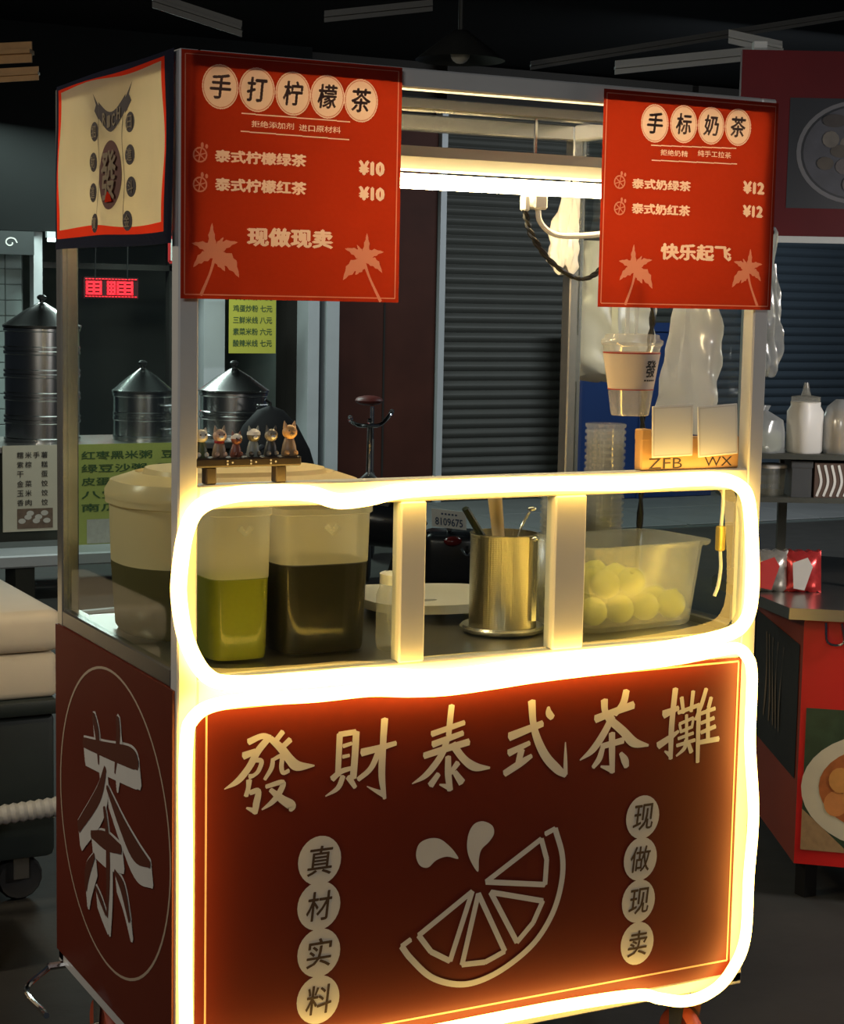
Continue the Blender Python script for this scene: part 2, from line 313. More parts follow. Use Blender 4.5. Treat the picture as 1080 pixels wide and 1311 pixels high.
SIGN_STROKES = [[[(126.7, 800.6, 12.0), (151.5, 808.5, 10.4), (167.2, 803.4, 11.5)], [(163.4, 803.2, 12.1), (144.4, 782.7, 13.2), (128.5, 756.5, 12.6), (108.2, 734.9, 11.4), (83.6, 722.9, 1.7)], [(117.5, 777.1, 13.7), (140.0, 783.2, 10.3)], [(190.8, 813.2, 9.9), (177.3, 797.7, 9.8)], [(167.2, 803.4, 10.4), (187.3, 784.1, 14.5), (203.9, 762.7, 16.3), (219.1, 749.3, 17.6), (250.9, 746.6, 3.0)], [(205.0, 797.8, 11.1), (189.4, 785.3, 9.9)], [(136.3, 768.2, 8.0), (151.0, 764.8, 8.7), (146.2, 749.0, 8.1), (137.4, 741.6, 6.9), (128.6, 739.7, 9.8)], [(128.7, 734.1, 10.9), (127.3, 720.3, 8.6), (123.1, 706.2, 8.6)], [(130.3, 711.6, 9.2), (145.6, 712.7, 10.4), (142.3, 690.6, 12.7), (140.1, 673.5, 8.7)], [(140.9, 678.1, 11.6), (124.1, 685.7, 3.5)], [(172.6, 767.3, 7.5), (169.8, 750.8, 8.7), (157.3, 731.6, 6.4)], [(171.1, 764.7, 6.4), (188.3, 769.9, 8.1), (188.5, 750.2, 8.7), (192.2, 740.0, 7.6), (203.0, 743.1, 7.6)], [(159.7, 719.0, 7.5), (190.9, 723.2, 9.9), (184.3, 704.2, 11.1), (171.9, 690.6, 9.9), (152.7, 679.3, 2.9)], [(168.1, 713.0, 8.1), (189.8, 693.7, 14.0), (207.9, 680.3, 17.0), (206.5, 670.5, 5.9)]], [[(299.0, 798.7, 11.9), (297.5, 758.9, 11.3), (296.2, 723.3, 10.8)], [(296.9, 797.5, 10.1), (329.9, 799.2, 10.2)], [(330.9, 799.1, 13.2), (328.5, 750.0, 13.2), (326.0, 715.8, 13.2)], [(305.5, 775.8, 7.8), (322.5, 779.3, 6.6)], [(304.9, 756.7, 7.2), (318.2, 758.2, 6.0)], [(284.9, 718.8, 11.9), (301.6, 730.4, 10.2), (323.2, 734.8, 7.8)], [(306.4, 722.2, 10.2), (296.5, 701.8, 9.6), (273.0, 689.5, 2.4)], [(316.6, 720.3, 12.0), (330.6, 698.6, 7.8)], [(341.4, 760.8, 14.4), (375.8, 765.4, 12.1), (409.9, 771.3, 8.6)], [(386.2, 817.8, 13.9), (383.9, 773.3, 12.8), (382.4, 715.6, 13.4), (388.9, 671.8, 6.7)], [(388.1, 680.1, 12.8), (372.5, 687.6, 7.3), (353.4, 698.4, 1.8)], [(377.4, 763.8, 12.1), (360.7, 730.9, 10.9), (335.4, 712.5, 9.0)]], [[(521.3, 830.4, 12.2), (518.1, 798.7, 12.3), (516.2, 774.8, 10.9)], [(481.2, 780.7, 11.5), (548.7, 795.9, 9.6)], [(483.4, 761.3, 12.9), (546.3, 776.8, 10.3)], [(466.5, 742.2, 12.2), (506.8, 750.1, 12.9), (559.0, 759.1, 13.1)], [(514.1, 771.8, 12.3), (502.7, 740.8, 12.9), (474.0, 708.5, 12.2), (443.6, 693.2, 2.0)], [(524.5, 758.0, 14.4), (548.6, 728.1, 14.5), (572.5, 711.1, 15.9), (603.7, 705.9, 4.2)], [(516.0, 736.3, 11.6), (516.8, 704.0, 13.7), (521.5, 672.5, 11.7)], [(521.0, 678.3, 13.0), (499.3, 685.9, 2.7)], [(497.1, 706.1, 10.2), (480.5, 686.0, 13.6)], [(536.8, 722.9, 11.7), (520.4, 703.6, 8.9)], [(530.0, 705.8, 10.3), (546.0, 684.0, 15.2)]], [[(643.2, 760.1, 16.8), (715.2, 778.9, 12.8)], [(642.6, 729.4, 14.1), (688.0, 744.6, 9.2)], [(670.7, 733.8, 14.1), (664.0, 708.2, 12.7)], [(634.7, 691.5, 13.4), (668.5, 707.7, 14.1), (692.9, 719.7, 8.5)], [(689.7, 823.9, 16.2), (694.4, 780.8, 14.2), (705.6, 746.8, 16.4), (724.8, 713.5, 17.9), (750.4, 687.6, 17.3), (768.8, 674.0, 9.4)], [(768.0, 675.7, 9.4), (767.1, 704.2, 7.9), (765.9, 738.3, 2.2)], [(726.3, 809.2, 5.7), (727.8, 796.9, 14.3), (736.1, 787.5, 12.1)]], [[(850.1, 812.0, 16.0), (853.0, 788.8, 14.1), (867.6, 765.5, 14.2)], [(899.9, 826.0, 14.8), (893.3, 801.5, 15.5), (875.0, 781.0, 10.9)], [(830.9, 776.2, 16.0), (873.1, 786.5, 14.2), (917.8, 796.4, 15.6)], [(869.9, 778.5, 14.2), (852.1, 747.8, 15.4), (827.5, 717.8, 14.1), (799.2, 700.1, 2.5)], [(866.8, 769.9, 16.1), (895.3, 746.6, 17.5), (920.6, 722.8, 18.9), (954.8, 713.5, 4.6)], [(869.7, 746.1, 14.2), (871.1, 710.5, 14.2), (873.3, 668.2, 11.0)], [(873.1, 674.8, 14.9), (846.6, 683.4, 3.9)], [(846.2, 721.8, 11.6), (896.7, 729.3, 13.0)], [(849.4, 718.6, 10.9), (842.6, 698.6, 12.9), (828.8, 682.9, 8.3)], [(890.7, 705.0, 7.8), (901.0, 689.7, 16.3), (905.7, 675.8, 11.1)]], [[(1013.6, 820.1, 13.2), (1009.7, 777.9, 12.6), (1007.3, 733.0, 12.6), (1008.0, 681.2, 9.3)], [(1008.8, 688.3, 12.6), (993.0, 698.3, 3.3)], [(987.2, 770.9, 17.1), (1022.8, 781.2, 9.3)], [(976.9, 710.2, 15.2), (1005.5, 724.2, 11.9), (1024.8, 735.0, 6.0)], [(1021.4, 771.4, 8.0), (1072.2, 782.9, 8.7)], [(1028.7, 801.7, 9.3), (1034.4, 769.6, 8.0)], [(1055.7, 811.7, 9.3), (1052.4, 771.0, 8.0)], [(1025.3, 748.8, 6.7), (1058.8, 758.4, 6.7)], [(1026.0, 748.7, 6.0), (1030.3, 733.3, 6.0)], [(1058.8, 758.4, 6.0), (1055.9, 740.5, 6.0)], [(1028.1, 732.9, 6.7), (1057.4, 741.0, 6.7)], [(1023.6, 720.0, 6.7), (1060.1, 728.0, 6.7)], [(1041.8, 766.0, 7.3), (1044.0, 716.0, 7.4)], [(1020.6, 706.5, 7.3), (1064.4, 713.7, 7.4)], [(1042.6, 715.8, 8.7), (1039.6, 699.7, 8.7), (1020.8, 685.9, 4.0)], [(1046.3, 713.6, 8.7), (1056.7, 689.6, 10.1)], [(1086.8, 814.0, 9.4), (1075.9, 781.1, 9.4), (1062.6, 753.5, 5.4)], [(1070.9, 780.0, 10.1), (1071.1, 727.0, 10.1), (1072.3, 667.9, 8.8)], [(1099.4, 795.7, 8.8), (1093.7, 774.9, 9.4)], [(1075.9, 765.3, 8.1), (1110.0, 772.6, 8.1)], [(1076.8, 745.9, 7.4), (1108.6, 753.9, 8.1)], [(1077.6, 727.0, 8.1), (1112.4, 736.5, 8.8)], [(1074.8, 707.8, 9.4), (1121.7, 710.6, 10.9)], [(1092.3, 773.6, 8.8), (1095.2, 709.5, 9.5)]]]
SIDE_STROKES = [[(445.6, 765.1, 17.4), (419.8, 731.4, 24.1), (410.4, 677.0, 6.9)], [(299.4, 791.4, 16.2), (294.9, 754.4, 22.7), (313.2, 683.5, 6.6)], [(507.5, 697.3, 19.7), (365.8, 714.6, 30.3), (222.3, 733.4, 39.3), (183.5, 728.3, 18.5)], [(369.0, 678.9, 15.2), (413.9, 616.4, 31.2), (539.8, 520.3, 24.0)], [(361.3, 645.8, 10.1), (273.9, 598.2, 32.6), (200.3, 569.9, 42.6), (118.4, 566.7, 12.2)], [(377.2, 603.2, 13.7), (356.9, 545.8, 22.1), (354.0, 471.1, 22.2), (358.9, 396.1, 8.6)], [(458.6, 528.9, 14.3), (366.4, 540.6, 35.9), (276.9, 549.3, 18.0)], [(437.4, 493.6, 10.6), (480.8, 448.9, 29.0), (491.2, 408.2, 11.0)], [(431.2, 432.6, 8.9), (398.7, 416.8, 14.0), (366.8, 398.7, 8.7)], [(315.0, 498.6, 8.4), (266.4, 477.4, 26.3), (229.2, 429.0, 13.0)]]
LEMON_SEGMENTS = [[(601.6, 490.2), (718.7, 557.3), (731.9, 516.5), (729.5, 467.7)], [(611.8, 469.2), (725.6, 436.6), (705.8, 397.2), (671.2, 364.4)], [(585.6, 470.0), (554.5, 339.2), (603.7, 336.3), (645.3, 350.8)], [(572.4, 476.0), (462.6, 408.9), (488.7, 374.2), (528.8, 350.1)]]
LEMON_RIND = [(726.4, 566.1), (748.0, 574.0), (765.8, 519.2), (765.5, 466.3), (747.3, 408.8), (709.0, 358.0), (650.8, 321.2), (593.0, 302.4), (543.2, 303.6), (489.8, 326.0), (447.9, 366.9), (427.9, 393.8), (446.4, 403.9)]
LEMON_DROPS = [[(541.2, 541.8), (518.4, 549.1), (496.1, 545.2), (479.6, 533.8), (462.8, 539.4), (454.3, 559.0), (460.1, 580.1), (480.3, 587.7), (502.7, 584.0), (521.7, 569.1), (535.3, 553.8)], [(583.8, 511.6), (567.9, 534.2), (559.7, 559.2), (562.1, 586.2), (573.8, 603.5), (592.8, 606.4), (612.2, 595.5), (615.7, 579.6), (605.3, 565.5), (590.3, 553.6), (585.1, 535.4)]]
BADGES_A = [(263.4, 574.7), (263.0, 492.5), (264.1, 406.7), (263.8, 320.6)]
BADGES_B = [(947.0, 572.7), (944.8, 489.8), (943.7, 405.5), (944.1, 320.6)]
MENU_A = {'ov': [(64.6, 1892.0), (128.6, 1891.5), (192.5, 1889.7), (254.8, 1888.9), (316.9, 1886.7)], 'lines': [(101.6, 1852.2), (297.2, 1850.6), (100.4, 1823.4), (296.2, 1820.9)], 'sub': [(119.4, 1842.1), (194.6, 1831.6), (204.3, 1841.0), (280.1, 1830.3)], 'r1': [(55.9, 1792.1), (217.9, 1771.6)], 'p1': [(314.2, 1788.2), (363.2, 1763.3)], 'r2': [(56.1, 1747.2), (218.5, 1725.5)], 'p2': [(314.9, 1745.4), (364.0, 1721.4)], 'ic': [(30.4, 1782.0), (30.6, 1734.7)], 'big': [(112.7, 1670.2), (268.5, 1638.1)], 'palm': [(56.9, 1624.1), (32.9, 1556.5), (327.3, 1621.4), (359.6, 1552.0)]}
MENU_B = {'ov': [(914.6, 1886.1), (979.2, 1888.7), (1041.5, 1889.7), (1103.9, 1890.6)], 'lines': [(907.6, 1846.3), (1101.3, 1851.4), (910.4, 1819.6), (1104.5, 1822.5)], 'sub': [(929.5, 1840.4), (990.7, 1829.5), (1013.2, 1843.6), (1090.3, 1832.0)], 'r1': [(868.6, 1785.0), (1000.5, 1766.3)], 'p1': [(1120.6, 1792.1), (1171.9, 1768.0)], 'r2': [(869.5, 1740.6), (1000.8, 1720.9)], 'p2': [(1122.1, 1747.6), (1170.4, 1724.5)], 'ic': [(841.5, 1776.7), (843.3, 1729.5)], 'big': [(936.6, 1669.8), (1099.6, 1639.1)], 'palm': [(881.9, 1619.6), (862.0, 1554.9), (1140.0, 1623.2), (1165.7, 1556.9)]}
BANNER = {'rt': [(215.8, 1849.2), (215.8, 1794.2), (212.3, 1739.7), (231.4, 1682.5)], 'lf': [(427.8, 1848.5), (438.0, 1794.5), (440.4, 1739.8), (429.1, 1684.3)], 'big': [(329.1, 1765.7)], 'bigr': [(328.9, 1827.3), (401.4, 1768.1), (252.4, 1763.0)], 'line': [(398.8, 1876.2), (411.5, 1693.8), (250.6, 1869.6), (245.5, 1677.4)], 'rich': [(384.5, 1889.1), (247.9, 1884.3), (319.6, 1858.6), (417.7, 1911.9), (204.6, 1912.7), (319.5, 1894.7)]}

# ---------------------------------------------------------------- the setting
ASPHALT = mat('asphalt', (.030, .028, .024), .75, 0, .35, 6, bump=.5)
PAVING = mat('paving_slab_grey', (.20, .205, .20), .7, 0, .25, 3)
DARKWALL = mat('dark_shop_wall', (.030, .027, .024), .7, 0, .2, 2, spec=.15)
CEIL = mat('dark_canopy', (.007, .0075, .008), .8, 0, .3, 1, spec=.08)
MAROON = mat('maroon_metal_door', (.060, .018, .011), .6, 0, .45, 3, spec=.2)
SLAT = mat('shutter_slat_hazed', (.085, .088, .078), .55, .2, .25, 1.5, spec=.3); SLATB = mat('shutter_slat_blue', (.070, .095, .12), .55, .2, .25, 1.5, spec=.3)  # first slat colour has the tube lamp's warm haze mixed in
BLUE = mat('blue_board', (.015, .045, .17), .5, 0, .25, 3)
FRAMEW = mat('white_door_frame', (.50, .53, .54), .5, .1, .12, 5)
SHOPWALL = mat('shop_wall_grey_green', (.20, .24, .22), .7, 0, .15, 3)
TILE = mat('pale_green_tile', (.36, .44, .42), .3, 0, .18, 2)
GROUT = mat('tile_grout', (.16, .19, .18), .8, 0, .1)
struct(MB().quad((-14, -12, 0), (22, -12, 0), (22, 16, 0), (-14, 16, 0)).build('floor', ASPHALT))
struct(MB().box(-6, 16, 2.2, 14, 3.35, 3.45).build('ceiling', CEIL))
side = struct(MB().box(3.0, 14, 7.6, 9.5, 0, .012).build('floor_pavement', GROUT))
slab = None
for i in range(9):
    for j in range(2):
        if slab is None: slab = MB().rbox(0, 1.18, 0, .93, 0, .014, .006, 1).build('paving_slab', PAVING, side); o = slab
        else: o = slab.copy(); COL.objects.link(o)
        o.location = (3.02+1.2*i, 7.62+.945*j, .011)
wb = struct(MB().box(4.30, 14, 9.5, 9.7, 0, 3.35).build('wall_back', DARKWALL))
struct(MB().box(4.38, 4.47, 9.30, 9.5, 0, 2.6).build('trim_1', FRAMEW))
struct(MB().box(4.53, 4.63, 9.30, 9.5, 0, 2.6).build('trim_2', FRAMEW))
d = struct(MB().box(4.66, 5.50, 9.44, 9.5, .02, 2.9).build('door_1', MAROON))
MB().box(5.06, 5.075, 9.435, 9.442, .02, 2.9).build('door_seam', DARKWALL, d)
def shutter(x0, x1, label, slat_mat, z1=3.05):
    t = thing('roller_shutter', label, 'shutter', (x0, 9.44, 0))
    n = int(z1/.074); first = None
    for i in range(n):
        if first is None:
            mb = MB(); N = 6; W = x1-x0
            pr = [(-.020*math.sin(PI*k/N), .070*k/N) for k in range(N+1)]
            for k in range(N): mb.quad((0, pr[k][0], pr[k][1]), (W, pr[k][0], pr[k][1]), (W, pr[k+1][0], pr[k+1][1]), (0, pr[k+1][0], pr[k+1][1]))
            mb.quad((0, .003, .070), (W, .003, .070), (W, .003, .074), (0, .003, .074)).quad((0, 0, 0), (0, .012, 0), (0, .012, .074), (0, 0, .074))
            me = mb
            bm_o = mb.build('slat', slat_mat); bm_o.parent = t; first = bm_o; o = first
        else: o = first.copy(); COL.objects.link(o); o.parent = t
        o.location = (0, 0, i*.074)
    MB().box(x0-.05, x0, 9.40, 9.5, 0, z1).build('guide_rail', FRAMEW, t); MB().box(x1, x1+.05, 9.40, 9.5, 0, z1).build('guide_rail', FRAMEW, t)
    MB().box(x0-.05, x1+.05, 9.34, 9.5, z1, z1+.28).build('shutter_box', DARKWALL, t)
shutter(5.56, 7.70, 'dark grey roller shutter beside the maroon door', SLAT)
shutter(7.86, 13.2, 'wide blue-grey roller shutter behind the noodle stall', SLATB)
o = thing('board_partition', 'blue board leaning in front of the grey roller shutter', 'board', (6.5, 9.2, 0.026))
MB().rbox(6.49, 7.95, 9.16, 9.20, .026, 1.43, .006, 1).build('panel', BLUE, o); MB().box(6.49, 7.95, 9.14, 9.16, 1.36, 1.43).build('top_rail', BLUE, o)
MB().box(6.55, 6.62, 9.14, 9.16, .026, 1.36).build('stile', BLUE, o); MB().box(7.2, 7.27, 9.14, 9.16, .026, 1.36).build('stile', BLUE, o)

# left shop: a deep room with a tiled corner
struct(MB().box(1.2, 4.38, 11.6, 11.7, 0, 3.35).build('wall_shop', SHOPWALL))
struct(MB().box(4.31, 4.38, 9.7, 11.6, 0, 3.35).build('wall_shop_side', SHOPWALL))
struct(MB().box(2.36, 2.42, 9.32, 9.42, 0, 2.05).build('trim_3', FRAMEW))
struct(MB().box(3.36, 3.42, 9.42, 9.50, 0, 2.3).build('trim_4', DARKWALL))
struct(MB().box(3.62, 3.78, 9.42, 9.60, 0, 2.3).build('trim_5', FRAMEW))
struct(MB().box(2.42, 3.62, 9.42, 9.46, 1.74, 1.78).build('trim_6', DARKWALL))
tw = struct(MB().box(1.3, 2.36, 9.6, 9.66, 0, 1.86).build('wall_tiled', GROUT))
first = None
for i in range(9):
    for j in range(17):
        if first is None: first = MB().rbox(0, .112, -.006, 0, 0, .102, .004, 1).build('tile', TILE, tw); o = first
        else: o = first.copy(); COL.objects.link(o)
        o.location = (1.303+i*.117, 9.6, .02+j*.107)
struct(MB().box(.6, 4.38, 9.28, 9.36, 1.98, 3.35).build('wall_shop_front', mat('shop_lintel_black', (.010, .011, .011), .8, 0, .2, 2, spec=.06)))
t = thing('shop_tube_light', 'white tube light under the dark shop lintel', 'light', (2.55, 9.25, 1.93))
MB().box(2.43, 2.80, 9.24, 9.28, 1.94, 1.98).build('housing', FRAMEW, t)
MB().tube([(2.44, 9.26, 1.925), (2.79, 9.26, 1.925)], .013).build('tube', mat('cool_tube', (1, 1, 1), .4, 0, 0, emit=(.8, 1, .95, 4)), t)
t = thing('shop_sign', 'dark shop sign with a pale curly ornament above the tiled corner', 'sign', (2.0, 9.24, 1.84))
MB().box(1.5, 2.34, 9.235, 9.28, 1.82, 1.975).build('board', mat('sign_board_black', (.03, .035, .035), .5), t)
mb = MB()
for q in range(5):
    a = 1.62+q*.14
    pts = [(a*1000+45*math.cos(s)*(1-s/9), 1898+38*math.sin(s)*(1-s/9), 9) for s in [k*.8 for k in range(9)]]
    brush(mb, pts, FRONT(9.233))
mb.build('ornament', PRINT, t)
t = thing('led_sign', 'red dot-matrix display glowing inside the shop', 'sign', (2.93, 9.36, 1.53))
LEDR = mat('red_led', (.5, .01, .01), .5, 0, 0, emit=(1, .02, .035, 2.6)); LEDOFF = mat('led_board', (.05, .008, .01), .5, 0, .1)
MB().box(2.72, 3.11, 9.36, 9.41, 1.54, 1.685).build('board', LEDOFF, t)
for x in (2.80, 3.03): MB().tube([(x, 9.357, 1.66), (x, 9.345, 1.99)], .005, 6).build('hanger', BLACK, t)
for k in range(16):
    for z in (1.55, 1.67): MB().box(2.73+k*.0235, 2.745+k*.0235, 9.352, 9.36, z, z+.006).build('border_dash', LEDR, t)
for x0, x1 in ((2.735, 2.845), (2.885, 2.945), (2.955, 3.07)):
    mb = MB()
    for q in range(4): mb.box(x0, x1-.012*(q % 2), 9.353, 9.36, 1.565+q*.026, 1.58+q*.026)
    for q in range(3): mb.box(x0+q*(x1-x0-.012)/2, x0+q*(x1-x0-.012)/2+.012, 9.353, 9.36, 1.565, 1.66)
    mb.build('glowing_character', LEDR, t)
t = thing('price_sheet', 'yellow paper sheet with dark writing hung in the shop doorway', 'sign', (3.95, 9.25, 1.2))
YEL = mat('yellow_paper', (.52, .50, .06), .6, 0, .12, 6)
MB().box(3.74, 4.10, 9.24, 9.243, 1.17, 1.62).build('paper', YEL, t)
for x in (3.80, 4.04): MB().tube([(x, 9.2415, 1.615), (x, 9.29, 1.99)], .004, 6).build('string', WHITE, t)
for k, s in enumerate(('牛肉米粉 八元', '鸡蛋炒粉 七元', '三鲜米线 八元', '素菜米粉 六元', '酸辣米线 七元')):
    letters(s, (3.77, 4.07, 1.545-k*.082, 1.595-k*.082), FRONT(9.2385), .02).build('text_line', mat('green_ink', (.05, .10, .03), .7, 0, 0) if k == 0 else bpy.data.materials['green_ink'], t)
t = thing('wall_notice', 'small white notice with a red rim high on the shop jamb', 'sign', (3.2, 9.25, 1.80))
MB().box(3.30, 3.52, 9.26, 9.27, 1.80, 1.97).build('paper', WHITE, t); mb = MB(); mp = FRONT(9.258)
for p, q in (((3.30, 1.80), (3.52, 1.80)), ((3.52, 1.80), (3.52, 1.97)), ((3.52, 1.97), (3.30, 1.97)), ((3.30, 1.97), (3.30, 1.80))): line(mb, p, q, .02, mp)
mb.build('red_rim', mat('notice_red', (.5, .02, .02), .5, 0, 0), t)
ellipse(MB(), 3.41, 1.885, .05, .045, mp).build('emblem', mat('notice_red', (.5, .02, .02), .5, 0, 0), t)

# breakfast counter with steamers
COUNTER = mat('counter_front_dark', (.05, .055, .045), .6, 0, .3, 4, spec=.2)
t = thing('breakfast_counter', 'long dark breakfast counter carrying the steel steamers', 'counter', (2.1, 6.8, 0))
MB().rbox(.85, 3.06, 6.5, 7.15, .73, .77, .006, 1).build('worktop', STEEL2, t)
for x in (.88, 1.72, 2.5, 2.98): MB().box(x, x+.05, 6.53, 6.58, 0, .73).build('leg', COUNTER, t)
for x in (.88, 2.98): MB().box(x, x+.05, 7.05, 7.1, 0, .73).build('leg', COUNTER, t)
MB().box(.9, 3.03, 6.55, 6.57, .26, .73).build('front_sheet', COUNTER, t); MB().box(.9, 3.03, 6.57, 7.05, .28, .30).build('shelf', COUNTER, t)
t = thing('low_ledge', 'low white ledge running under the breakfast counter', 'ledge', (1.5, 6.3, 0))
MB().rbox(.5, 2.45, 6.2, 6.50, .17, .235, .008, 1).build('slab', FRAMEW, t)
for x in (.6, 1.4, 2.3): MB().box(x, x+.1, 6.25, 6.45, 0, .17).build('foot', COUNTER, t)
o = MB().tube(arc([(.2, 5.4, .02), (.8, 5.62, .02), (1.3, 5.60, .02), (1.9, 5.7, .02), (2.15, 5.95, .02)], 6), .018, 8).build('water_pipe', FRAMEW, None, True)
tag(o, 'thin white water pipe lying on the ground before the ledge', 'pipe')
STEAM = mat('steamer_steel', (.48, .49, .48), .24, 1., .15, 9)
def steamer(x, y, r, tiers, th, label):
    t = thing('steamer_stack', label, 'steamer', (x, y, .77), 'steel steamers on the breakfast counter')
    for i in range(tiers):
        z = .77+i*th
        p = MB().lathe([(r*.97, 0), (r*.97, th*.06), (r, th*.08), (r, th*.16), (r*.965, th*.2), (r*.965, th*.82), (r*1.0, th*.86), (r*1.0, th*.97), (r*.97, th)], (x, y, z), 28).build('tier', STEAM, t, True)
        for a in (PI*1.5+.5, PI*.5+.5):
            cx, cy = x+math.cos(a)*r, y+math.sin(a)*r; tx, ty = -math.sin(a)*.03, math.cos(a)*.03; ox, oy = math.cos(a)*.022, math.sin(a)*.022
            MB().tube([(cx-tx, cy-ty, z+th*.5), (cx-tx+ox, cy-ty+oy, z+th*.5), (cx+tx+ox, cy+ty+oy, z+th*.5), (cx+tx, cy+ty, z+th*.5)], .005, 6).build('handle', STEAM, p, True)
    z = .77+tiers*th
    l = MB().lathe([(r*1.02, 0), (r*1.03, .012), (r*.96, .02), (r*.5, .085), (r*.12, .13), (.012, .135)], (x, y, z), 28).build('lid', STEAM, t, True)
    MB().lathe([(.012, 0), (.012, .014), (.024, .022), (.026, .034), (.014, .044)], (x, y, z+.132), 14).build('knob', BLACK, l, True)
steamer(1.70, 6.80, .205, 5, .122, 'tall stack of five steel steamer tiers with a conical lid')
steamer(2.26, 6.78, .165, 2, .13, 'lower steel steamer with conical lid above the yellow poster')
steamer(2.80, 6.78, .195, 2, .13, 'wide steel steamer with knobbed lid next to the door frame')
PAPER = mat('cream_poster_paper', (.52, .47, .36), .6, 0, .06)
t = thing('menu_poster', 'cream poster with columns of black characters and a food photo', 'poster', (1.55, 6.49, .33))
MB().box(1.40, 1.69, 6.488, 6.494, .32, .772).build('paper', PAPER, t); mp = FRONT(6.486)
rows = ('糯米手薯', '紫棕 糕', '干  蛋', '金菜 饺', '玉米 饺', '香肉 饺')
for k, rw in enumerate(rows):
    for q, ch in enumerate(rw):
        if ch != ' ': letters(ch, (1.475+q*.043, 1.51+q*.043, .705-k*.05, .738-k*.05), mp, .02).build('character', INK, t)
mb = MB(); flatpoly(mb, [(1.475, .335), (1.665, .335), (1.665, .44), (1.475, .44)], mp).build('food_photo', mat('photo_brown', (.14, .09, .06), .5, 0, .5, 40), t)
mb = MB()
for k in range(7): ellipse(mb, 1.50+.022*k+.01*(k % 2), .375+.02*(k % 3), .02, .014, FRONT(6.4855-.0001*k), 12)
mb.build('photo_dumplings', mat('photo_pale', (.5, .46, .40), .5, 0, .2, 40), t)
t = thing('yellow_poster', 'wide yellow-green poster of printed prices on the counter front', 'poster', (2.1, 6.49, .25))
MB().box(1.76, 2.50, 6.488, 6.494, .22, .772).build('paper', mat('yellow_green_paper', (.40, .42, .10), .6, 0, .1), t)
for k, s in enumerate(('红枣黑米粥  豆浆', '绿豆沙粥  豆花', '皮蛋瘦肉粥  油条', '八宝粥  包子', '南瓜粥  花卷')):
    letters(s, (1.82, 2.42, .69-k*.07, .735-k*.07), FRONT(6.4865), .02).build('text_line', bpy.data.materials['green_ink'], t)
mb = MB(); flatpoly(mb, [(1.85, .24), (2.1, .24), (2.1, .37), (1.85, .37)], FRONT(6.4865)).build('bowl_photo', bpy.data.materials['photo_pale'], t)

# covered scooter, bicycle and the plated scooter in the lane
t = thing('covered_scooter', 'parked scooter under a black rain cover behind the tea cart', 'scooter', (2.78, 6.2, 0))
prof = [(.0, .34), (.1, .345), (.3, .34), (.55, .30), (.75, .235), (.88, .16), (.96, .08), (.985, .01)]
mb = MB().lathe([(r, z) for z, r in prof], (2.78, 6.2, 0), 30, .92, .75, 2.2)
mb.v = [(x+.012*math.sin(14*math.atan2(y-6.2, x-2.78))*(1-z), y+.012*math.cos(11*math.atan2(y-6.2, x-2.78))*(1-z), z) for x, y, z in mb.v]
COVER = mat('black_rain_cover', (.010, .010, .011), .7, 0, .2, spec=.12)
mb.build('cover', COVER, t, True); MB().tube([(2.78, 6.2, .97), (2.78, 6.2, 1.0), (2.75, 6.2, 1.02)], .008).build('mirror_stalk', BLACK, t)
def wheel(mb, c, r, axis, w=.05, seg=24):
    pr = [(r*.72, -w*.4), (r*.9, -w*.5), (r, -w*.25), (r, w*.25), (r*.9, w*.5), (r*.72, w*.4)]
    b = len(mb.v); mb.lathe(pr, (0, 0, 0), seg); M = Vector((0, 0, 1)).rotation_difference(Vector(axis)).to_matrix()
    for i in range(b, len(mb.v)):
        q = M @ Vector(mb.v[i]); mb.v[i] = (c[0]+q.x, c[1]+q.y, c[2]+q.z)
    return mb
fx, fy = .46, .885   # away from the photographer
t = thing('bicycle', 'silver bicycle with curved handlebars and a dark red saddle', 'bicycle', (3.37, 6.2, 0))
bx, by = 3.36, 6.17
P = lambda s, l, z: (bx+fx*s+fy*l, by+fy*s-fx*l, z)
for s in (.02, .98):
    mb = MB(); M = Vector((fy, -fx, 0)); wheel(mb, P(s, 0, .26), .26, M, .035); tyre = mb.build('tyre', RUBBER, t, True)
    mb = MB()
    for k in range(12):
        a = 2*PI*k/12; mb.tube([P(s, 0, .26), P(s+.2*math.cos(a), 0, .26+.2*math.sin(a))], .0015, 4)
    mb.build('spokes', CHROME, t)
BIKE = mat('bicycle_frame_grey', (.16, .17, .17), .4, .6, .1)
MB().tube([P(.02, .05, .26), P(.08, .05, .56), P(.1, 0, .60)], .012).build('fork', BIKE, t, True)
MB().tube([P(.02, -.05, .26), P(.08, -.05, .56), P(.1, 0, .60)], .012).build('fork', BIKE, t, True)
MB().tube([P(.1, 0, .58), P(.14, 0, .84), P(.12, 0, .90)], [.017, .015, .012]).build('stem', CHROME, t, True)
mb = MB().tube(arc([P(.30, -.11, .89), P(.22, -.115, .885), P(.13, -.07, .865), P(.10, 0, .865), P(.13, .06, .87), P(.22, .115, .925), P(.30, .12, .93)], 5), .011); mb.build('handlebar', CHROME, t, True)
for s in (-1, 1): MB().tube([P(.29, s*.115, .91+.02*s), P(.38, s*.12, .91+.02*s)], .014).build('grip', RUBBER, t, True)
MB().tube([P(.12, 0, .62), P(.55, 0, .28), P(.62, 0, .75)], .015).build('frame_tube', BIKE, t, True); MB().tube([P(.55, 0, .28), P(.98, 0, .26)], .012).build('chain_stay', BIKE, t, True)
mb = MB().ball(P(.66, -.02, .975), .085, .085, .03); mb.build('saddle', mat('maroon_saddle', (.12, .02, .015), .5), t, True); MB().tube([P(.62, 0, .70), P(.65, 0, .94)], .012).build('seat_post', CHROME, t, True)
t = thing('plated_scooter', 'black scooter with a pale number plate seen behind the steel strainer', 'scooter', (3.3, 5.1, 0))
bx, by = 3.27, 5.02
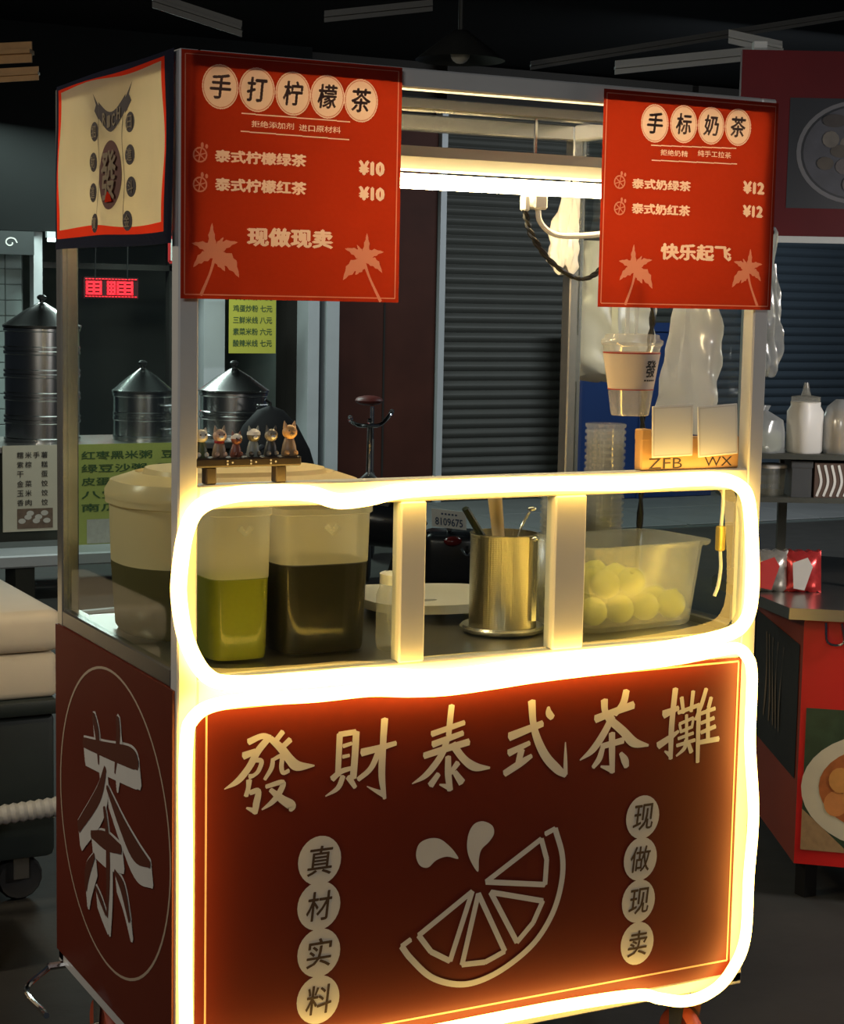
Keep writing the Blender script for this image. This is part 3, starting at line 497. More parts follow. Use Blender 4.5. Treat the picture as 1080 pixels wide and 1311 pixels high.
P = lambda s, l, z: (bx-.86*s+.51*l, by+.51*s+.86*l, z)
mb = MB(); wheel(mb, P(.12, 0, .2), .2, Vector((.51, .86, 0)), .10); mb.build('tyre', RUBBER, t, True)
mb = MB(); wheel(mb, P(1.2, 0, .2), .2, Vector((.51, .86, 0)), .09); mb.build('tyre', RUBBER, t, True)
mb = MB()
pts = [P(.16, 0, .40), P(.24, 0, .44), P(.4, 0, .47), P(.7, 0, .42), P(.9, 0, .36)]
mb.tube(arc(pts, 5), [.07, .08, .09, .10, .11, .115, .12, .125, .13, .13, .13, .12, .11, .11, .10, .1, .1, .1, .1, .1, .09], 14); mb.build('body', mat('scooter_black', (.013, .014, .018), .25, 0, .1), t, True)
mb = MB().tube(arc([P(.30, 0, .53), P(.42, 0, .57), P(.6, 0, .56), P(.75, 0, .53)], 5), [.04]+[.10]*14+[.05], 12); mb.build('seat', BLACK, t, True)
mb = MB().tube(arc([P(.9, 0, .36), P(1.05, 0, .55), P(1.08, 0, .70)], 5), .09, 12); mb.build('front_shield', bpy.data.materials['scooter_black'], t, True)
MB().tube([P(1.00, -.3, .80), P(1.06, 0, .76), P(1.00, .3, .80)], .014).build('handlebar', BLACK, t, True)
pl = MB(); mb = MB()
PL = (3.20, 4.93)   # plate faces back down the lane
PQ = lambda l, z, d=0.: (PL[0]+.886*l-.46*d, PL[1]-.463*l-.885*d, z)
A, B, Cc, Dd = PQ(-.085, .462), PQ(.085, .445), PQ(.080, .535), PQ(-.090, .552)
mb.quad(A, B, Cc, Dd); q2 = [tuple(Vector(v)+Vector((fx, fy, 0))*.008) for v in (A, B, Cc, Dd)]; mb.quad(*q2)
for u in range(4): mb.quad((A, B, Cc, Dd)[u], (A, B, Cc, Dd)[(u+1) % 4], q2[(u+1) % 4], q2[u])
pl = mb.build('number_plate', WHITECARD, t)
vA, vB, vD = Vector(A), Vector(B), Vector(Dd)
pm = lambda a, b: tuple(vA+(vB-vA)*a+(vD-vA)*b-Vector((fx, fy, 0))*.004)
letters('8109675', (.1, .9, .12, .55), pm, .02).build('plate_digits', mat('plate_blue', (.03, .07, .15), .5, 0, 0), pl)
mb = MB()
for u in range(5): line(mb, (.28+.1*u, .76), (.34+.1*u, .76), .10, pm)
mb.build('plate_marks', bpy.data.materials['plate_blue'], pl)
MB().tube([PQ(0, .45, -.01), P(.02, 0, .42)], .012).build('plate_bracket', BLACK, t, True)
MB().tube(arc([PQ(.06, .36, .05), PQ(.085, .33, .06), PQ(.11, .345, .05), PQ(.11, .38, .04)], 4), .006).build('grab_hook', CHROME, t, True)
MB().ball(PQ(.02, .39, .0), .05, .03, .025).build('tail_lamp', mat('tail_red', (.12, .01, .01), .2), t, True)
mb = MB().rbox(-.13, .16, -.02, .22, .16, .43, .05, 3); mb.v = [PQ(x, z, -y-.03) for x, y, z in mb.v]; mb.build('rear_fender', bpy.data.materials['scooter_black'], t, True)

# canopy beams overhead
for nm, a, b, c, lb in (('canopy_beam', (3.5, 4.04, 2.60), (4.16, 3.71, 2.69), .03, 'pale steel angle under the dark canopy above the right menu'),
                     ('canopy_beam', (4.16, 3.71, 2.70), (3.97, 3.85, 2.752), .03, 'short pale steel brace meeting the angle above the right menu'),
                     ('canopy_beam', (1.7, 5.02, 2.86), (2.05, 4.83, 2.74), .035, 'grey steel strut sloping behind the left menu top'),
                     ('canopy_beam', (2.37, 4.66, 2.80), (2.80, 4.45, 2.86), .025, 'thin grey steel strut above the middle of the cart'),
                     ('canopy_beam', (.75, 5.5, 2.585), (1.22, 5.24, 2.62), .045, 'warm lit wooden batten at the canopy edge over the cloth banner'),
                     ('canopy_beam', (.70, 5.5, 2.48), (1.25, 5.24, 2.53), .03, 'dim wooden batten just below the warm lit one'),
                     ('canopy_beam', (3.4, 4.6, 2.66), (4.9, 3.9, 2.96), .02, 'long thin dark steel tie under the canopy')):
    A = Vector(a); B = Vector(b); mt = WOOD if 'wooden' in lb else (FRAMEW if 'pale' in lb else mat('beam_grey', (.10, .105, .105), .5, .3))
    t = thing(nm, lb, 'beam', tuple(A))
    n = Vector((0, 0, 1)); sd = (B-A).normalized().cross(n).normalized()
    def bar(u0, u1, w0, w1):
        mb = MB(); vs = [A+sd*u+n*w for u in (u0, u1) for w in (w0, w1)]+[B+sd*u+n*w for u in (u0, u1) for w in (w0, w1)]
        mb.v = [tuple(q) for q in vs]; mb.f = [(0, 1, 3, 2), (4, 6, 7, 5), (0, 2, 6, 4), (1, 5, 7, 3), (0, 4, 5, 1), (2, 3, 7, 6)]; return mb
    bar(-c, c, -c*.2, c*.2).build('flange', mt, t); bar(-c*.15, c*.15, -c, c*1.0).build('web', mt, t)
t = thing('shade_lamp', 'unlit dark conical lamp shade hanging over the cart', 'lamp', (2.9, 4.37, 2.62))
SH = mat('shade_dark', (.05, .055, .055), .5, .2)
MB().lathe([(.20, 0), (.15, .04), (.07, .10), (.03, .13)], (2.9, 4.37, 2.62), 24, cap=(False, True)).build('shade', SH, t, True)
MB().tube([(2.9, 4.37, 2.74), (2.9, 4.37, 3.35)], .012).build('rod', SH, t); MB().ball((2.9, 4.37, 2.65), .045).build('bulb', WHITE, t, True)

# ---------------------------------------------------------------- left foreground: foam box on a dark bin
t = thing('foam_box', 'cream foam box with a thick lid on the dark bin', 'box', (-.05, 1.9, .54))
FOAM = mat('cream_foam', (.74, .64, .47), .6, 0, .06, 14)
MB().rbox(-.52, .265, 1.60, 2.25, .54, .655, .018, 3).build('body', FOAM, t, True); MB().rbox(-.535, .278, 1.585, 2.265, .658, .765, .03, 3).build('lid', FOAM, t, True)
t = thing('storage_bin', 'dark green storage bin under the cream foam box', 'bin', (-.05, 1.9, 0))
BIN = mat('dark_green_plastic', (.020, .028, .025), .5, 0, .2)
MB().rbox(-.53, .285, 1.58, 2.27, .50, .54, .01).build('rim', BIN, t, True); MB().rbox(-.50, .26, 1.61, 2.24, .12, .50, .02).build('body', BIN, t, True)
for x, y in ((-.42, 1.68), (.18, 1.68), (-.42, 2.16), (.18, 2.16)):
    mb = MB(); wheel(mb, (x, y, .06), .06, (0, 1, 0), .04, 16); mb.build('castor', RUBBER, t, True)
    MB().box(x-.02, x+.02, y-.03, y+.03, .06, .12).build('castor_fork', STEEL2, t)
mb = MB(); pts = arc([(-.55, 1.53, .27), (-.25, 1.53, .262), (0, 1.52, .27), (.25, 1.50, .285)], 24)
mb.tube(pts, [.022 if k % 2 else .026 for k in range(len(pts))], 10)
tag(mb.build('drain_hose', mat('hose_grey', (.42, .41, .37), .6), None, True), 'ribbed pale drain hose strapped across the dark bin', 'hose')
t = thing('plastic_crate', 'dark red plastic crate on the ground beside the cart', 'crate', (-.3, 1.2, 0))
CR = mat('crate_red', (.20, .012, .012), .5, 0, .2)
for z in (.0, .07, .14): MB().rbox(-.6, .0, 1.2, 1.5, z+.005, z+.05, .008, 1).build('side_band', CR, t)
for x in (-.6, -.3, -.03): MB().box(x, x+.03, 1.19, 1.2, .005, .19).build('rib', CR, t)

# ---------------------------------------------------------------- the tea cart
cart = thing('tea_cart', 'red and aluminium tea cart outlined in warm neon', 'cart', (.6, .35, 0))
W, D, H = 1.205, .70, 1.95
for x in (0, W-.035):
    for y in (0, D-.035): MB().rbox(x, x+.035, y, y+.035, .20, H, .003, 1).build('post', ALU if y == 0 else STEEL, cart)
MB().rbox(.035, W-.035, 0, .035, H-.034, H, .003, 1).build('top_beam', ALU, cart); MB().rbox(.035, W-.035, D-.035, D, H-.034, H, .003, 1).build('top_beam', STEEL, cart)
for x in (0, W-.035): MB().rbox(x, x+.035, .035, D-.035, H-.034, H, .003, 1).build('top_beam', ALU, cart)
MB().rbox(.035, W-.035, .33, .37, H-.030, H-.006, .003, 1).build('cross_bar', STEEL, cart)
MB().rbox(.035, W-.035, D-.03, D-.008, H-.10, H-.075, .003, 1).build('cross_bar', STEEL, cart)
MB().rbox(.035, W-.035, 0, .038, 1.203, 1.243, .003, 1).build('window_rail', ALU2, cart); MB().rbox(.035, W-.035, 0, .035, .868, .915, .003, 1).build('window_rail', ALU2, cart)
for x0, x1 in ((.413, .464), (.732, .800)): MB().rbox(x0, x1, -.002, .032, .915, 1.203, .003, 1).build('window_divider', ALU2, cart)
for x0, x1 in ((.035, .413), (.464, .732), (.800, W-.035)): MB().box(x0, x1, .012, .016, .913, 1.205).build('window_pane', GLASS, cart)
MB().box(.010, .014, .035, D-.035, .93, H-.034).build('side_pane', SIDEGLASS, cart); MB().box(W-.014, W-.010, .035, D-.035, .93, H-.034).build('side_pane', GLASS, cart)
for x in (0.0, W-.035): MB().rbox(x, x+.035, .035, D-.035, .897, .93, .003, 1).build('side_rail', STEEL2, cart)
MB().rbox(.035, W-.035, .035, D-.02, .88, .915, .004, 1).build('counter_top', STEEL2, cart)
MB().rbox(.0, W, .0, D, .195, .222, .003, 1).build('base_frame', ALU, cart)
MB().rbox(.035, W-.035, D-.02, D-.008, .222, .88, .002, 1).build('back_panel', SIDERED, cart); MB().box(W-.004, W-.001, .035, D-.035, .222, .897).build('end_panel', SIDERED, cart)
fp = MB().box(.034, W-.034, -.003, .012, .224, .868).build('front_panel', SIGNRED, cart)
sp = MB().box(-.004, .004, .012, D, .222, .897).build('side_panel', SIDERED, cart)
sp['label'] = 'dark red side panel with a large outlined tea character'
# front lettering
mb = MB(); mp = FRONT(-.0036); x0, x1, z0, z1 = .0507, 1.1633, .2522, .8622
for p, q in (((x0, z0), (x1, z0)), ((x1, z0), (x1, z1)), ((x1, z1), (x0, z1)), ((x0, z1), (x0, z0))): line(mb, p, q, .0035, mp)
mb.build('border_line', mat('border_print_peach', (.72, .42, .26), .6, 0, 0), fp)
for ch in SIGN_STROKES:
    mb = MB()
    for k, s in enumerate(ch): brush(mb, s, FRONT(-.0036-.00003*k))
    mb.build('sign_character', PRINT, fp)
mb = MB()
for k, s in enumerate(LEMON_SEGMENTS):
    pts = [Vector(p) for p in s]; c = sum(pts, Vector((0, 0)))/4
    cl = []
    for i, p in enumerate(pts):
        q = pts[(i+1) % 4]; cl += [p, p.lerp(q, .5)] if i not in (1, 2) else [p]
    for i in range(4):
        a, b = pts[i], pts[(i+1) % 4]; brush(mb, [(a.x, a.y, 10.5), ((a.x+b.x)/2, (a.y+b.y)/2, 10.5), (b.x, b.y, 10.5)], FRONT(-.0036-.00003*(4*k+i)))
brush(mb, [(a, b, 11.5) for a, b in LEMON_RIND[1:12]], FRONT(-.0045)); brush(mb, [(a, b, 10) for a, b in LEMON_RIND[:2]], FRONT(-.0046)); brush(mb, [(a, b, 10) for a, b in LEMON_RIND[11:]], FRONT(-.0047))
mb.build('lemon_slice_print', PRINT, fp)
for s in LEMON_DROPS:
    mb = MB(); flatpoly(mb, [(p.x/1000, p.y/1000) for p in arc(s, 4, True)], FRONT(-.0036)); mb.build('juice_drop_print', PRINT, fp)
for cs, body, ra, rb in ((BADGES_A, '真材实料', .0415, .0445), (BADGES_B, '现做现卖', .0385, .043)):
    for (a, b), ch in zip(cs, body):
        ellipse(MB(), a/1000, b/1000, ra, rb, FRONT(-.0036-.0001*(b % 2))).build('oval_badge', PRINT, fp)
        letters(ch, (a/1000-ra*.60, a/1000+ra*.62, b/1000-rb*.60, b/1000+rb*.60), FRONT(-.0042), .012, .12).build('badge_character', DARKPRINT, fp)
# side lettering
mb = MB(); cy, cz, ra, rb = .342, .585, .327, .286; th = math.radians(0)
la = [(-.0046, cy+ra*math.cos(2*PI*k/72), cz+rb*math.sin(2*PI*k/72)) for k in range(72)]
lb = [(-.0046, cy+(ra-.0065)*math.cos(2*PI*k/72), cz+(rb-.005)*math.sin(2*PI*k/72)) for k in range(72)]
ring(mb, la, lb).build('oval_line', mat('side_print_beige', (.42, .33, .24), .6, 0, 0), sp)
mb = MB(); i = 0
for sh in range(7):
    for s in SIDE_STROKES:
        i += 1; brush(mb, [(a-2.2*sh, b-5.2*sh, w) for a, b, w in s], SIDE(-.0046-.00002*i), 0, 3.6 if sh == 0 else 2.0)
mb.build('tea_character_shadow', PRINT, sp)
mb = MB()
for k, s in enumerate(SIDE_STROKES): brush(mb, s, SIDE(-.0064-.00003*k))
mb.build('tea_character', mat('side_print_dark', (.085, .022, .010), .6, 0, 0), sp)
MB().tube([(1.20, .05, 1.70), (1.232, .05, 1.695), (1.245, .05, 1.70), (1.246, .05, 1.712)], .005, 8).build('bag_hook', CHROME, cart, True)
# castors
for x, y in ((1.125, .075), (.08, .075), (1.125, D-.075), (.08, D-.075)):
    k = MB().rbox(x-.04, x+.04, y-.04, y+.04, .185, .197, .002, 1).build('castor_plate', STEEL2, cart)
    mb = MB(); wheel(mb, (x, y+.01, .065), .065, (1, 0, 0), .034, 20); mb.build('castor_wheel', mat('castor_red', (.40, .07, .03), .5), k, True)
    mb = MB()
    for s in (-1, 1): mb.quad((x+s*.022, y-.03, .186), (x+s*.022, y+.03, .186), (x+s*.022, y+.025, .05), (x+s*.022, y-.005, .05))
    mb.tube([(x-.03, y+.01, .065), (x+.03, y+.01, .065)], .010, 8); mb.build('castor_fork', STEEL, k)
MB().tube(arc([(-.03, .66, .20), (-.09, .62, .175), (-.09, .50, .175), (-.10, .44, .19)], 5), .006).build('brake_bar', CHROME, cart, True)
MB().tube([(0.01, .66, .20), (-.035, .66, .20)], .008).build('brake_pivot', CHROME, cart, True)

# ---------------------------------------------------------------- neon loops
UP = [(.09, 1.228), (.17, 1.230), (.232, 1.225), (.282, 1.211), (.34, 1.214), (.41, 1.225), (.567, 1.229), (.72, 1.228), (.867, 1.224), (1.0, 1.227), (1.085, 1.226), (1.135, 1.212), (1.160, 1.180), (1.173, 1.092), (1.178, 1.0), (1.164, .945), (1.115, .920), (.969, .905), (.83, .902), (.708, .899), (.58, .890), (.48, .889), (.34, .903), (.236, .904), (.10, .908), (.045, .926), (.010, .985), (-.004, 1.055), (-.003, 1.107), (.008, 1.171), (.032, 1.210)]
DN = [(.092, .884), (.236, .881), (.34, .882), (.42, .874), (.50, .870), (.60, .874), (.708, .880), (.969, .887), (1.09, .897), (1.14, .898), (1.172, .880), (1.186, .840), (1.187, .702), (1.201, .56), (1.196, .431), (1.194, .302), (1.160, .237), (1.10, .203), (1.04, .198), (.98, .214), (.923, .230), (.728, .236), (.4, .234), (.1, .238), (.025, .262), (.006, .329), (.004, .617), (.004, .804), (.022, .866)]
o = MB().tube([(p.x, -.0185, p.y) for p in arc(UP, 7, True)],   .0135, 10, True).build('neon_strip', NEON, None, True); tag(o, 'glowing warm neon strip looped around the cart windows', 'neon light')
o = MB().tube([(p.x-(.010 if p.x > 1.12 else 0)*min(1, (p.x-1.12)*20), -.032-.002*math.sin(i*.15), p.y-(.003 if p.y > .85 else 0)) for i, p in enumerate(arc(DN, 7, True))], .0115, 10, True).build('neon_strip', NEON, None, True); tag(o, 'glowing warm neon strip looped around the red front panel', 'neon light')
# tube lamp
t = thing('tube_lamp', 'bright warm tube lamp hung inside the cart top', 'lamp', (.72, .35, 1.78))
MB().tube([(.20, .35, 1.785), (1.165, .35, 1.785)], .0145, 14).build('tube', TUBE, t, True)
mb = MB().quad((.17, .30, 1.828), (1.168, .30, 1.828), (1.168, .325, 1.806), (.17, .325, 1.806)).quad((.17, .325, 1.806), (1.168, .325, 1.806), (1.168, .375, 1.806), (.17, .375, 1.806)).quad((.17, .375, 1.806), (1.168, .375, 1.806), (1.168, .40, 1.828), (.17, .40, 1.828))
mb.box(.17, 1.168, .318, .382, 1.828, 1.85); mb.build('housing', HOUSING, t)
for x in (.3, .88): MB().tube([(x, .35, 1.85), (x, .35, 1.925)], .004, 6).build('hanger', CHROME, t)
pl = MB().rbox(.872, .905, .335, .365, 1.742, 1.772, .004, 1).build('connector', WHITE, t)
MB().rbox(.852, .866, .34, .36, 1.738, 1.77, .003, 1).build('connector', WHITE, t)
o = MB().tube(arc([(.889, .35, 1.745), (.897, .35, 1.716), (.931, .35, 1.694), (.987, .35, 1.693), (1.048, .35, 1.700), (1.13, .36, 1.72), (1.182, .37, 1.75)], 6), .006, 8).build('white_lamp_cord', WHITE, None, True); tag(o, 'white cord curving away from the tube lamp', 'cord')
mb = MB(); pts = arc([(.859, .35, 1.74), (.876, .35, 1.692), (.924, .35, 1.639), (.99, .35, 1.606), (1.037, .35, 1.621), (1.06, .35, 1.66), (1.09, .34, 1.70), (1.13, .33, 1.66), (1.155, .32, 1.56), (1.15, .32, 1.45), (1.14, .32, 1.34), (1.15, .33, 1.20), (1.165, .36, 1.0), (1.165, .37, .935)], 10)
for ph in (0, PI):
    mb.tube([(p.x+.0035*math.cos(i*.9+ph), p.y+.0035*math.sin(i*.9+ph), p.z) for i, p in enumerate(pts)], .0042, 6)
tag(mb.build('black_twisted_cord', BLACK, None, True), 'black twisted power cord sagging under the tube lamp', 'cord')

# ---------------------------------------------------------------- menu sheets
def leaf(mb, c, tip, wd, bend, mp):
    c = Vector(c); tip = Vector(tip); d = tip-c; n = Vector((-d.y, d.x)).normalized()
    A = []; B = []
    for k in range(9):
        t = k/8; m = c+d*t+n*bend*math.sin(PI*t); h = wd*(math.sin(PI*(t**.75))*.9+.12*(1-t))*(1+(.22 if k % 2 else -.12))
        A.append(tuple(m+n*h)); B.append(tuple(m-n*h*.8))
    for k in range(8): flatpoly(mb, [A[k], A[k+1], B[k+1], B[k]], mp)
def palm(c, base, s, mirror, off):
    mb = MB(); c = Vector((c[0]/1000, c[1]/1000)); b = Vector((base[0]/1000, base[1]/1000)); k = -1 if mirror else 1
    tips = [((-.10, 1.0), .17, .05), ((.80, .40), .20, .10), ((.85, -.75), .30, .14), ((.35, -.55), .22, .0), ((-.80, .32), .20, -.10), ((-.75, -.45), .22, -.13), ((.30, .55), .14, .02)]
    for i, ((u, v), wd, bd) in enumerate(tips): leaf(mb, c, (c.x+k*u*s, c.y+v*s), wd*s*.8, bd*s*k, FRONT(off-.00004*i))
    brush(mb, [(c.x*1000, c.y*1000-4, 6), ((c.x*.55+b.x*.45)*1000+k*3, (c.y*.55+b.y*.45)*1000, 4), (b.x*1000, b.y*1000, 5.5)], FRONT(off-.0004))
    return mb
def menu(label, corners, dat, head, subs, rows, price, big, ro, s):
    (ax, az), (bx_, bz), (cx, cz_), (dx, dz) = corners; y = -.014
    t = thing('menu_sheet', label, 'menu', ((ax+bx_)/2, y, dz))
    parts = []; F = FRONT(y)
    mb = MB(); ins = .007; P = [(ax+ins, az-ins), (bx_-ins, az-ins), (bx_-ins, dz+ins), (ax+ins, dz+ins)]
    for i in range(4): line(mb, P[i], P[(i+1) % 4], .0016, F)
    parts.append(('border_line', MENUPALM, mb))
    for (a, b), ch in zip(dat['ov'], head):
        a /= 1000; b /= 1000
        parts.append(('heading_disc', MENUWHITE, ellipse(MB(), a, b, ro*1.0, ro*1.13, F)))
        n = 36; parts.append(('disc_ring', MENUPALM, ring(MB(), [(a+ro*.95*math.cos(2*PI*k/n), y, b+ro*1.07*math.sin(2*PI*k/n)) for k in range(n)], [(a+ro*.90*math.cos(2*PI*k/n), y, b+ro*1.02*math.sin(2*PI*k/n)) for k in range(n)])))
        parts.append(('heading_character', MENUDARK, letters(ch, (a-ro*.58, a+ro*.60, b-ro*.62, b+ro*.66), F, .026, .12)))
    L = dat['lines']
    for i in (0, 2): parts.append(('rule_line', MENUWHITE, line(MB(), [v/1000 for v in L[i]], [v/1000 for v in L[i+1]], .0018, F)))
    def put(name, body, k, bold, i=0, m=MENUWHITE):
        p, q = dat[k][i], dat[k][i+1]; parts.append((name, m, letters(body, (p[0]/1000, q[0]/1000, q[1]/1000, p[1]/1000), F, bold)))
    put('slogan', subs[0], 'sub', .012); put('slogan', subs[1], 'sub', .012, 2)
    put('dish_name', rows[0], 'r1', .045); put('dish_name', rows[1], 'r2', .045)
    put('price', price, 'p1', .07); put('price', price, 'p2', .07)
    put('tagline', big, 'big', .050)
    for a, b in dat['ic']:
        mb = MB(); a /= 1000; b /= 1000; n = 16; r = .0125
        ring(mb, [(a+r*math.cos(2*PI*k/n), y, b+r*math.sin(2*PI*k/n)) for k in range(n)], [(a+r*.8*math.cos(2*PI*k/n), y, b+r*.8*math.sin(2*PI*k/n)) for k in range(n)])
        for k in range(3): line(mb, (a, b), (a+r*math.cos(.3+k*1.05), b+r*math.sin(.3+k*1.05)), .0018, F); line(mb, (a, b), (a-r*math.cos(.3+k*1.05), b-r*math.sin(.3+k*1.05)), .0018, F)
        ellipse(mb, a+r*.3, b+r*1.25, r*.2, r*.35, F, 8); ellipse(mb, a+r*.9, b+r*1.1, r*.2, r*.3, F, 8)
        parts.append(('lemon_icon', MENUPALM, mb))
    p = dat['palm']; parts.append(('palm_print', MENUPALM, palm(p[0], p[1], s, False, y))); parts.append(('palm_print', MENUPALM, palm(p[2], p[3], s*.92, True, y)))
    print_sheet(t, (ax, dz), (bx_, az), y, parts, MENURED)
    return t
menu('red lemon tea menu sheet with five heading discs and ten-yuan prices', [(-0.0022, 1.9472), (0.3939, 1.9426), (0.3942, 1.5486), (-0.0047, 1.5508)], MENU_A, '手打柠檬茶', ('拒绝添加剂', '进口原材料'), ('泰式柠檬绿茶', '泰式柠檬红茶'), '¥10', '现做现卖', .0315, .050)
menu('red milk tea menu sheet with four heading discs and twelve-yuan prices', [(0.8016, 1.9414), (1.1980, 1.9489), (1.1961, 1.5514), (0.8193, 1.5499)], MENU_B, '手标奶茶', ('拒绝奶精', '纯手工拉茶'), ('泰式奶绿茶', '泰式奶红茶'), '¥12', '快乐起飞', .0305, .046)

# ---------------------------------------------------------------- cloth banner on the side
t = thing('cloth_banner', 'cream cloth banner with red and navy edge on the cart side', 'banner', (-.016, .335, 1.645))
def xw(y, z, off=0.): return -.008-.004*math.sin(y*19+z*5)*min(1, (1.95-z)*6)-off
def loop(y0, y1, z0, z1, n=100, wob=0., ph=0.):
    out = []; per = [((y0, z1), (y1, z1)), ((y1, z1), (y1, z0)), ((y1, z0), (y0, z0)), ((y0, z0), (y0, z1))]
    for k in range(4):
        (a, b), (c, d) = per[k]
        for i in range(n//4):
            f = i/(n//4); y = a+(c-a)*f; z = b+(d-b)*f; e = wob*math.sin(PI*f)*math.sin(f*5+ph+k*1.7)
            if k % 2 == 0: z += e*.5
            else: y += e
            out.append((y, z))
    return out
def cl(pts, off=0.): return [(xw(y, z, off), y, z) for y, z in pts]
Lo = loop(.662, .004, 1.640, 1.950, 100, .004); Lr = loop(.650, .050, 1.660, 1.942, 100, .006, 1); Lc = loop(.632, .066, 1.676, 1.936, 100, .014, .6)
ring(MB(), cl(Lo), cl(Lr)).build('navy_edge', NAVYCLOTH, t); ring(MB(), cl(Lr), cl(Lc)).build('red_edge', REDCLOTH, t)
mb = MB(); cur = Lc; ccy, ccz = .349, 1.806
for s in (.8, .6, .4, .2, .02):
    nx = [(ccy+(y-ccy)*s, ccz+(z-ccz)*s) for y, z in Lc]; ring(mb, cl(cur), cl(nx)); cur = nx
mb.build('cloth_field', CREAMCLOTH, t, True)
BM = lambda off: (lambda a, b: (xw(a, b, off), a, b))
for (a, b), (c, d) in ((BANNER['line'][0], BANNER['line'][1]), (BANNER['line'][2], BANNER['line'][3])):
    mb = MB(); pts = [(a+(c-a)*k/8+6*math.sin(k), b+(d-b)*k/8, 2.6) for k in range(9)]; brush(mb, pts, BM(.001)); mb.build('scroll_line', BLACKPRINT, t)
mb = MB(); n = 40; bb = [(.327+.074*math.cos(2*PI*k/n), 1.764+.062*math.sin(2*PI*k/n)*(1 if math.sin(2*PI*k/n) > 0 else .95)) for k in range(n)]
mb.v = [(xw(y, z, .001), y, z) for y, z in bb]; mb.f = [tuple(range(n))]; mb.build('fortune_oval', MAROONPRINT, t)
letters('發', (.327+.050, .327-.050, 1.764-.043, 1.764+.045), BM(.004), .02).build('fortune_character', CREAMCLOTH, t)
mb = MB(); flatpoly(mb, [(.345, 1.718), (.300, 1.718), (.308, 1.73), (.327, 1.737), (.340, 1.728)], BM(.0045)).build('red_base', REDCLOTH, t)
for key, body in (('rt', '日進斗金'), ('lf', '招財進寶')):
    for (a, b), ch in zip(BANNER[key], body):
        a /= 1000; b /= 1000; ellipse(MB(), a, b, .022, .0175, BM(.001), 18).build('small_oval', BLACKPRINT, t); letters(ch, (a+.012, a-.012, b-.011, b+.011), BM(.0025), .02).build('oval_character', CREAMCLOTH, t)
A = []; B = []
for k in range(13):
    f = k/12; y = .400-.16*f; dip = math.sin(PI*f)
    A.append((y, 1.899-.024*dip)); B.append((y, 1.866-.026*dip+.008*abs(f-.5)))
mb = MB()
for k in range(12): flatpoly(mb, [A[k], A[k+1], B[k+1], B[k]], BM(.0012))
flatpoly(mb, [(.400, 1.893), (.432, 1.917), (.415, 1.895), (.425, 1.885), (.408, 1.872), (.400, 1.866)], BM(.0013)); flatpoly(mb, [(.240, 1.893), (.205, 1.918), (.222, 1.897), (.208, 1.885), (.228, 1.872), (.240, 1.866)], BM(.0013))
mb.build('ribbon_print', BLACKPRINT, t)
for k, ch in enumerate('RICH'):
    y = .372-.030*k; dip = math.sin(PI*(.400-y+.01)/.16); letters(ch, (y, y-.020, 1.8725-.025*dip, 1.893-.024*dip), BM(.003), .03).build('ribbon_letter', CREAMCLOTH, t)

# ---------------------------------------------------------------- on the counter
Z = .915
def container(name, label, cx, cy, sx, sy, h, level, liq, cat='container'):
    t = thing(name, label, cat, (cx, cy, Z))
    lv = .94+.06*level/h
    MB().lathe([(.90, 0), (.93, .01), (lv, level)], (cx, cy, Z), 36, sx, sy, 4.5, (True, False)).build('lower_wall', CLEARPL, t, True)
    MB().lathe([(lv, level), (1.0, h-.012), (1.05, h-.010), (1.05, h), (.98, h)], (cx, cy, Z), 36, sx, sy, 4.5, (False, False)).build('upper_wall', FROST, t, True)
    MB().lathe([(.87, .006), (.90, .014), (lv-.02, level-.002), (lv-.05, level)], (cx, cy, Z), 36, sx, sy, 4.5).build('tea', liq, t, True)
    mb = MB().tube([(cx-.01, cy-sy*1.0, Z+h-.03), (cx, cy-sy*1.02, Z+h-.042), (cx+.012, cy-sy*1.0, Z+h-.03)], .006, 8); mb.build('grip_notch', FROSTW, t, True)
    return t
container('green_tea_tub', 'frosted square tub half full of green tea', .158, .155, .058, .058, .272, .15, GREENTEA)
container('black_tea_tub', 'frosted wide tub of dark tea beside the green tea tub', .325, .175, .092, .075, .268, .168, BLACKTEA)
t = thing('tea_barrel', 'large cream lidded barrel of dark tea behind the frosted tubs', 'barrel', (.285, .46, Z))
MB().lathe([(.92, 0), (.95, .01), (.985, .13), (.985, .135)], (.285, .46, Z), 44, .242, .17, 2.6).build('lower_wall', film('barrel_dark_wall', (.16, .13, .05), .3, 0, .05, .3), t, True)
MB().lathe([(.985, .135), (1.0, .245), (1.03, .247), (1.03, .262), (.97, .264)], (.285, .46, Z), 44, .242, .17, 2.6, (False, False)).build('upper_wall', CREAM, t, True)
l = MB().lathe([(1.035, .258), (1.035, .272), (.99, .29), (.80, .305), (.78, .300), (.74, .300), (.72, .312), (.3, .322), (.02, .324)], (.285, .46, Z), 44, .242, .17, 2.6, (False, True)).build('lid', CREAM, t, True)
t = thing('plastic_jug', 'white upright plastic jug beside the first window divider', 'jug', (.455, .115, Z))
MB().lathe([(.9, 0), (1, .01), (1, .10), (.8, .115), (.8, .125)], (.462, .125, Z), 24, .024, .03, 4).build('body', FROSTW, t, True); MB().lathe([(.86, .122), (.86, .14), (.7, .143)], (.462, .125, Z), 20, .024, .03, 3).build('cap', WHITE, t, True)
t = thing('cutting_board', 'white plastic cutting board with a handle hole lying behind the strainer', 'board', (.64, .44, Z))
mb = MB(); o2 = []; z0 = Z+.022; z1 = Z+.040
outer = [(.565, .36), (.70, .30), (.83, .34), (.86, .50), (.80, .56), (.62, .60), (.565, .54)]; oo = [(p.x, p.y) for p in arc(outer, 5, True)]; n = len(oo)
hole = [(.66+.03*math.cos(2*PI*k/n+PI), .375+.014*math.sin(2*PI*k/n+PI)) for k in range(n)]
th0 = [math.atan2(y-.375, x-.66) for x, y in oo]
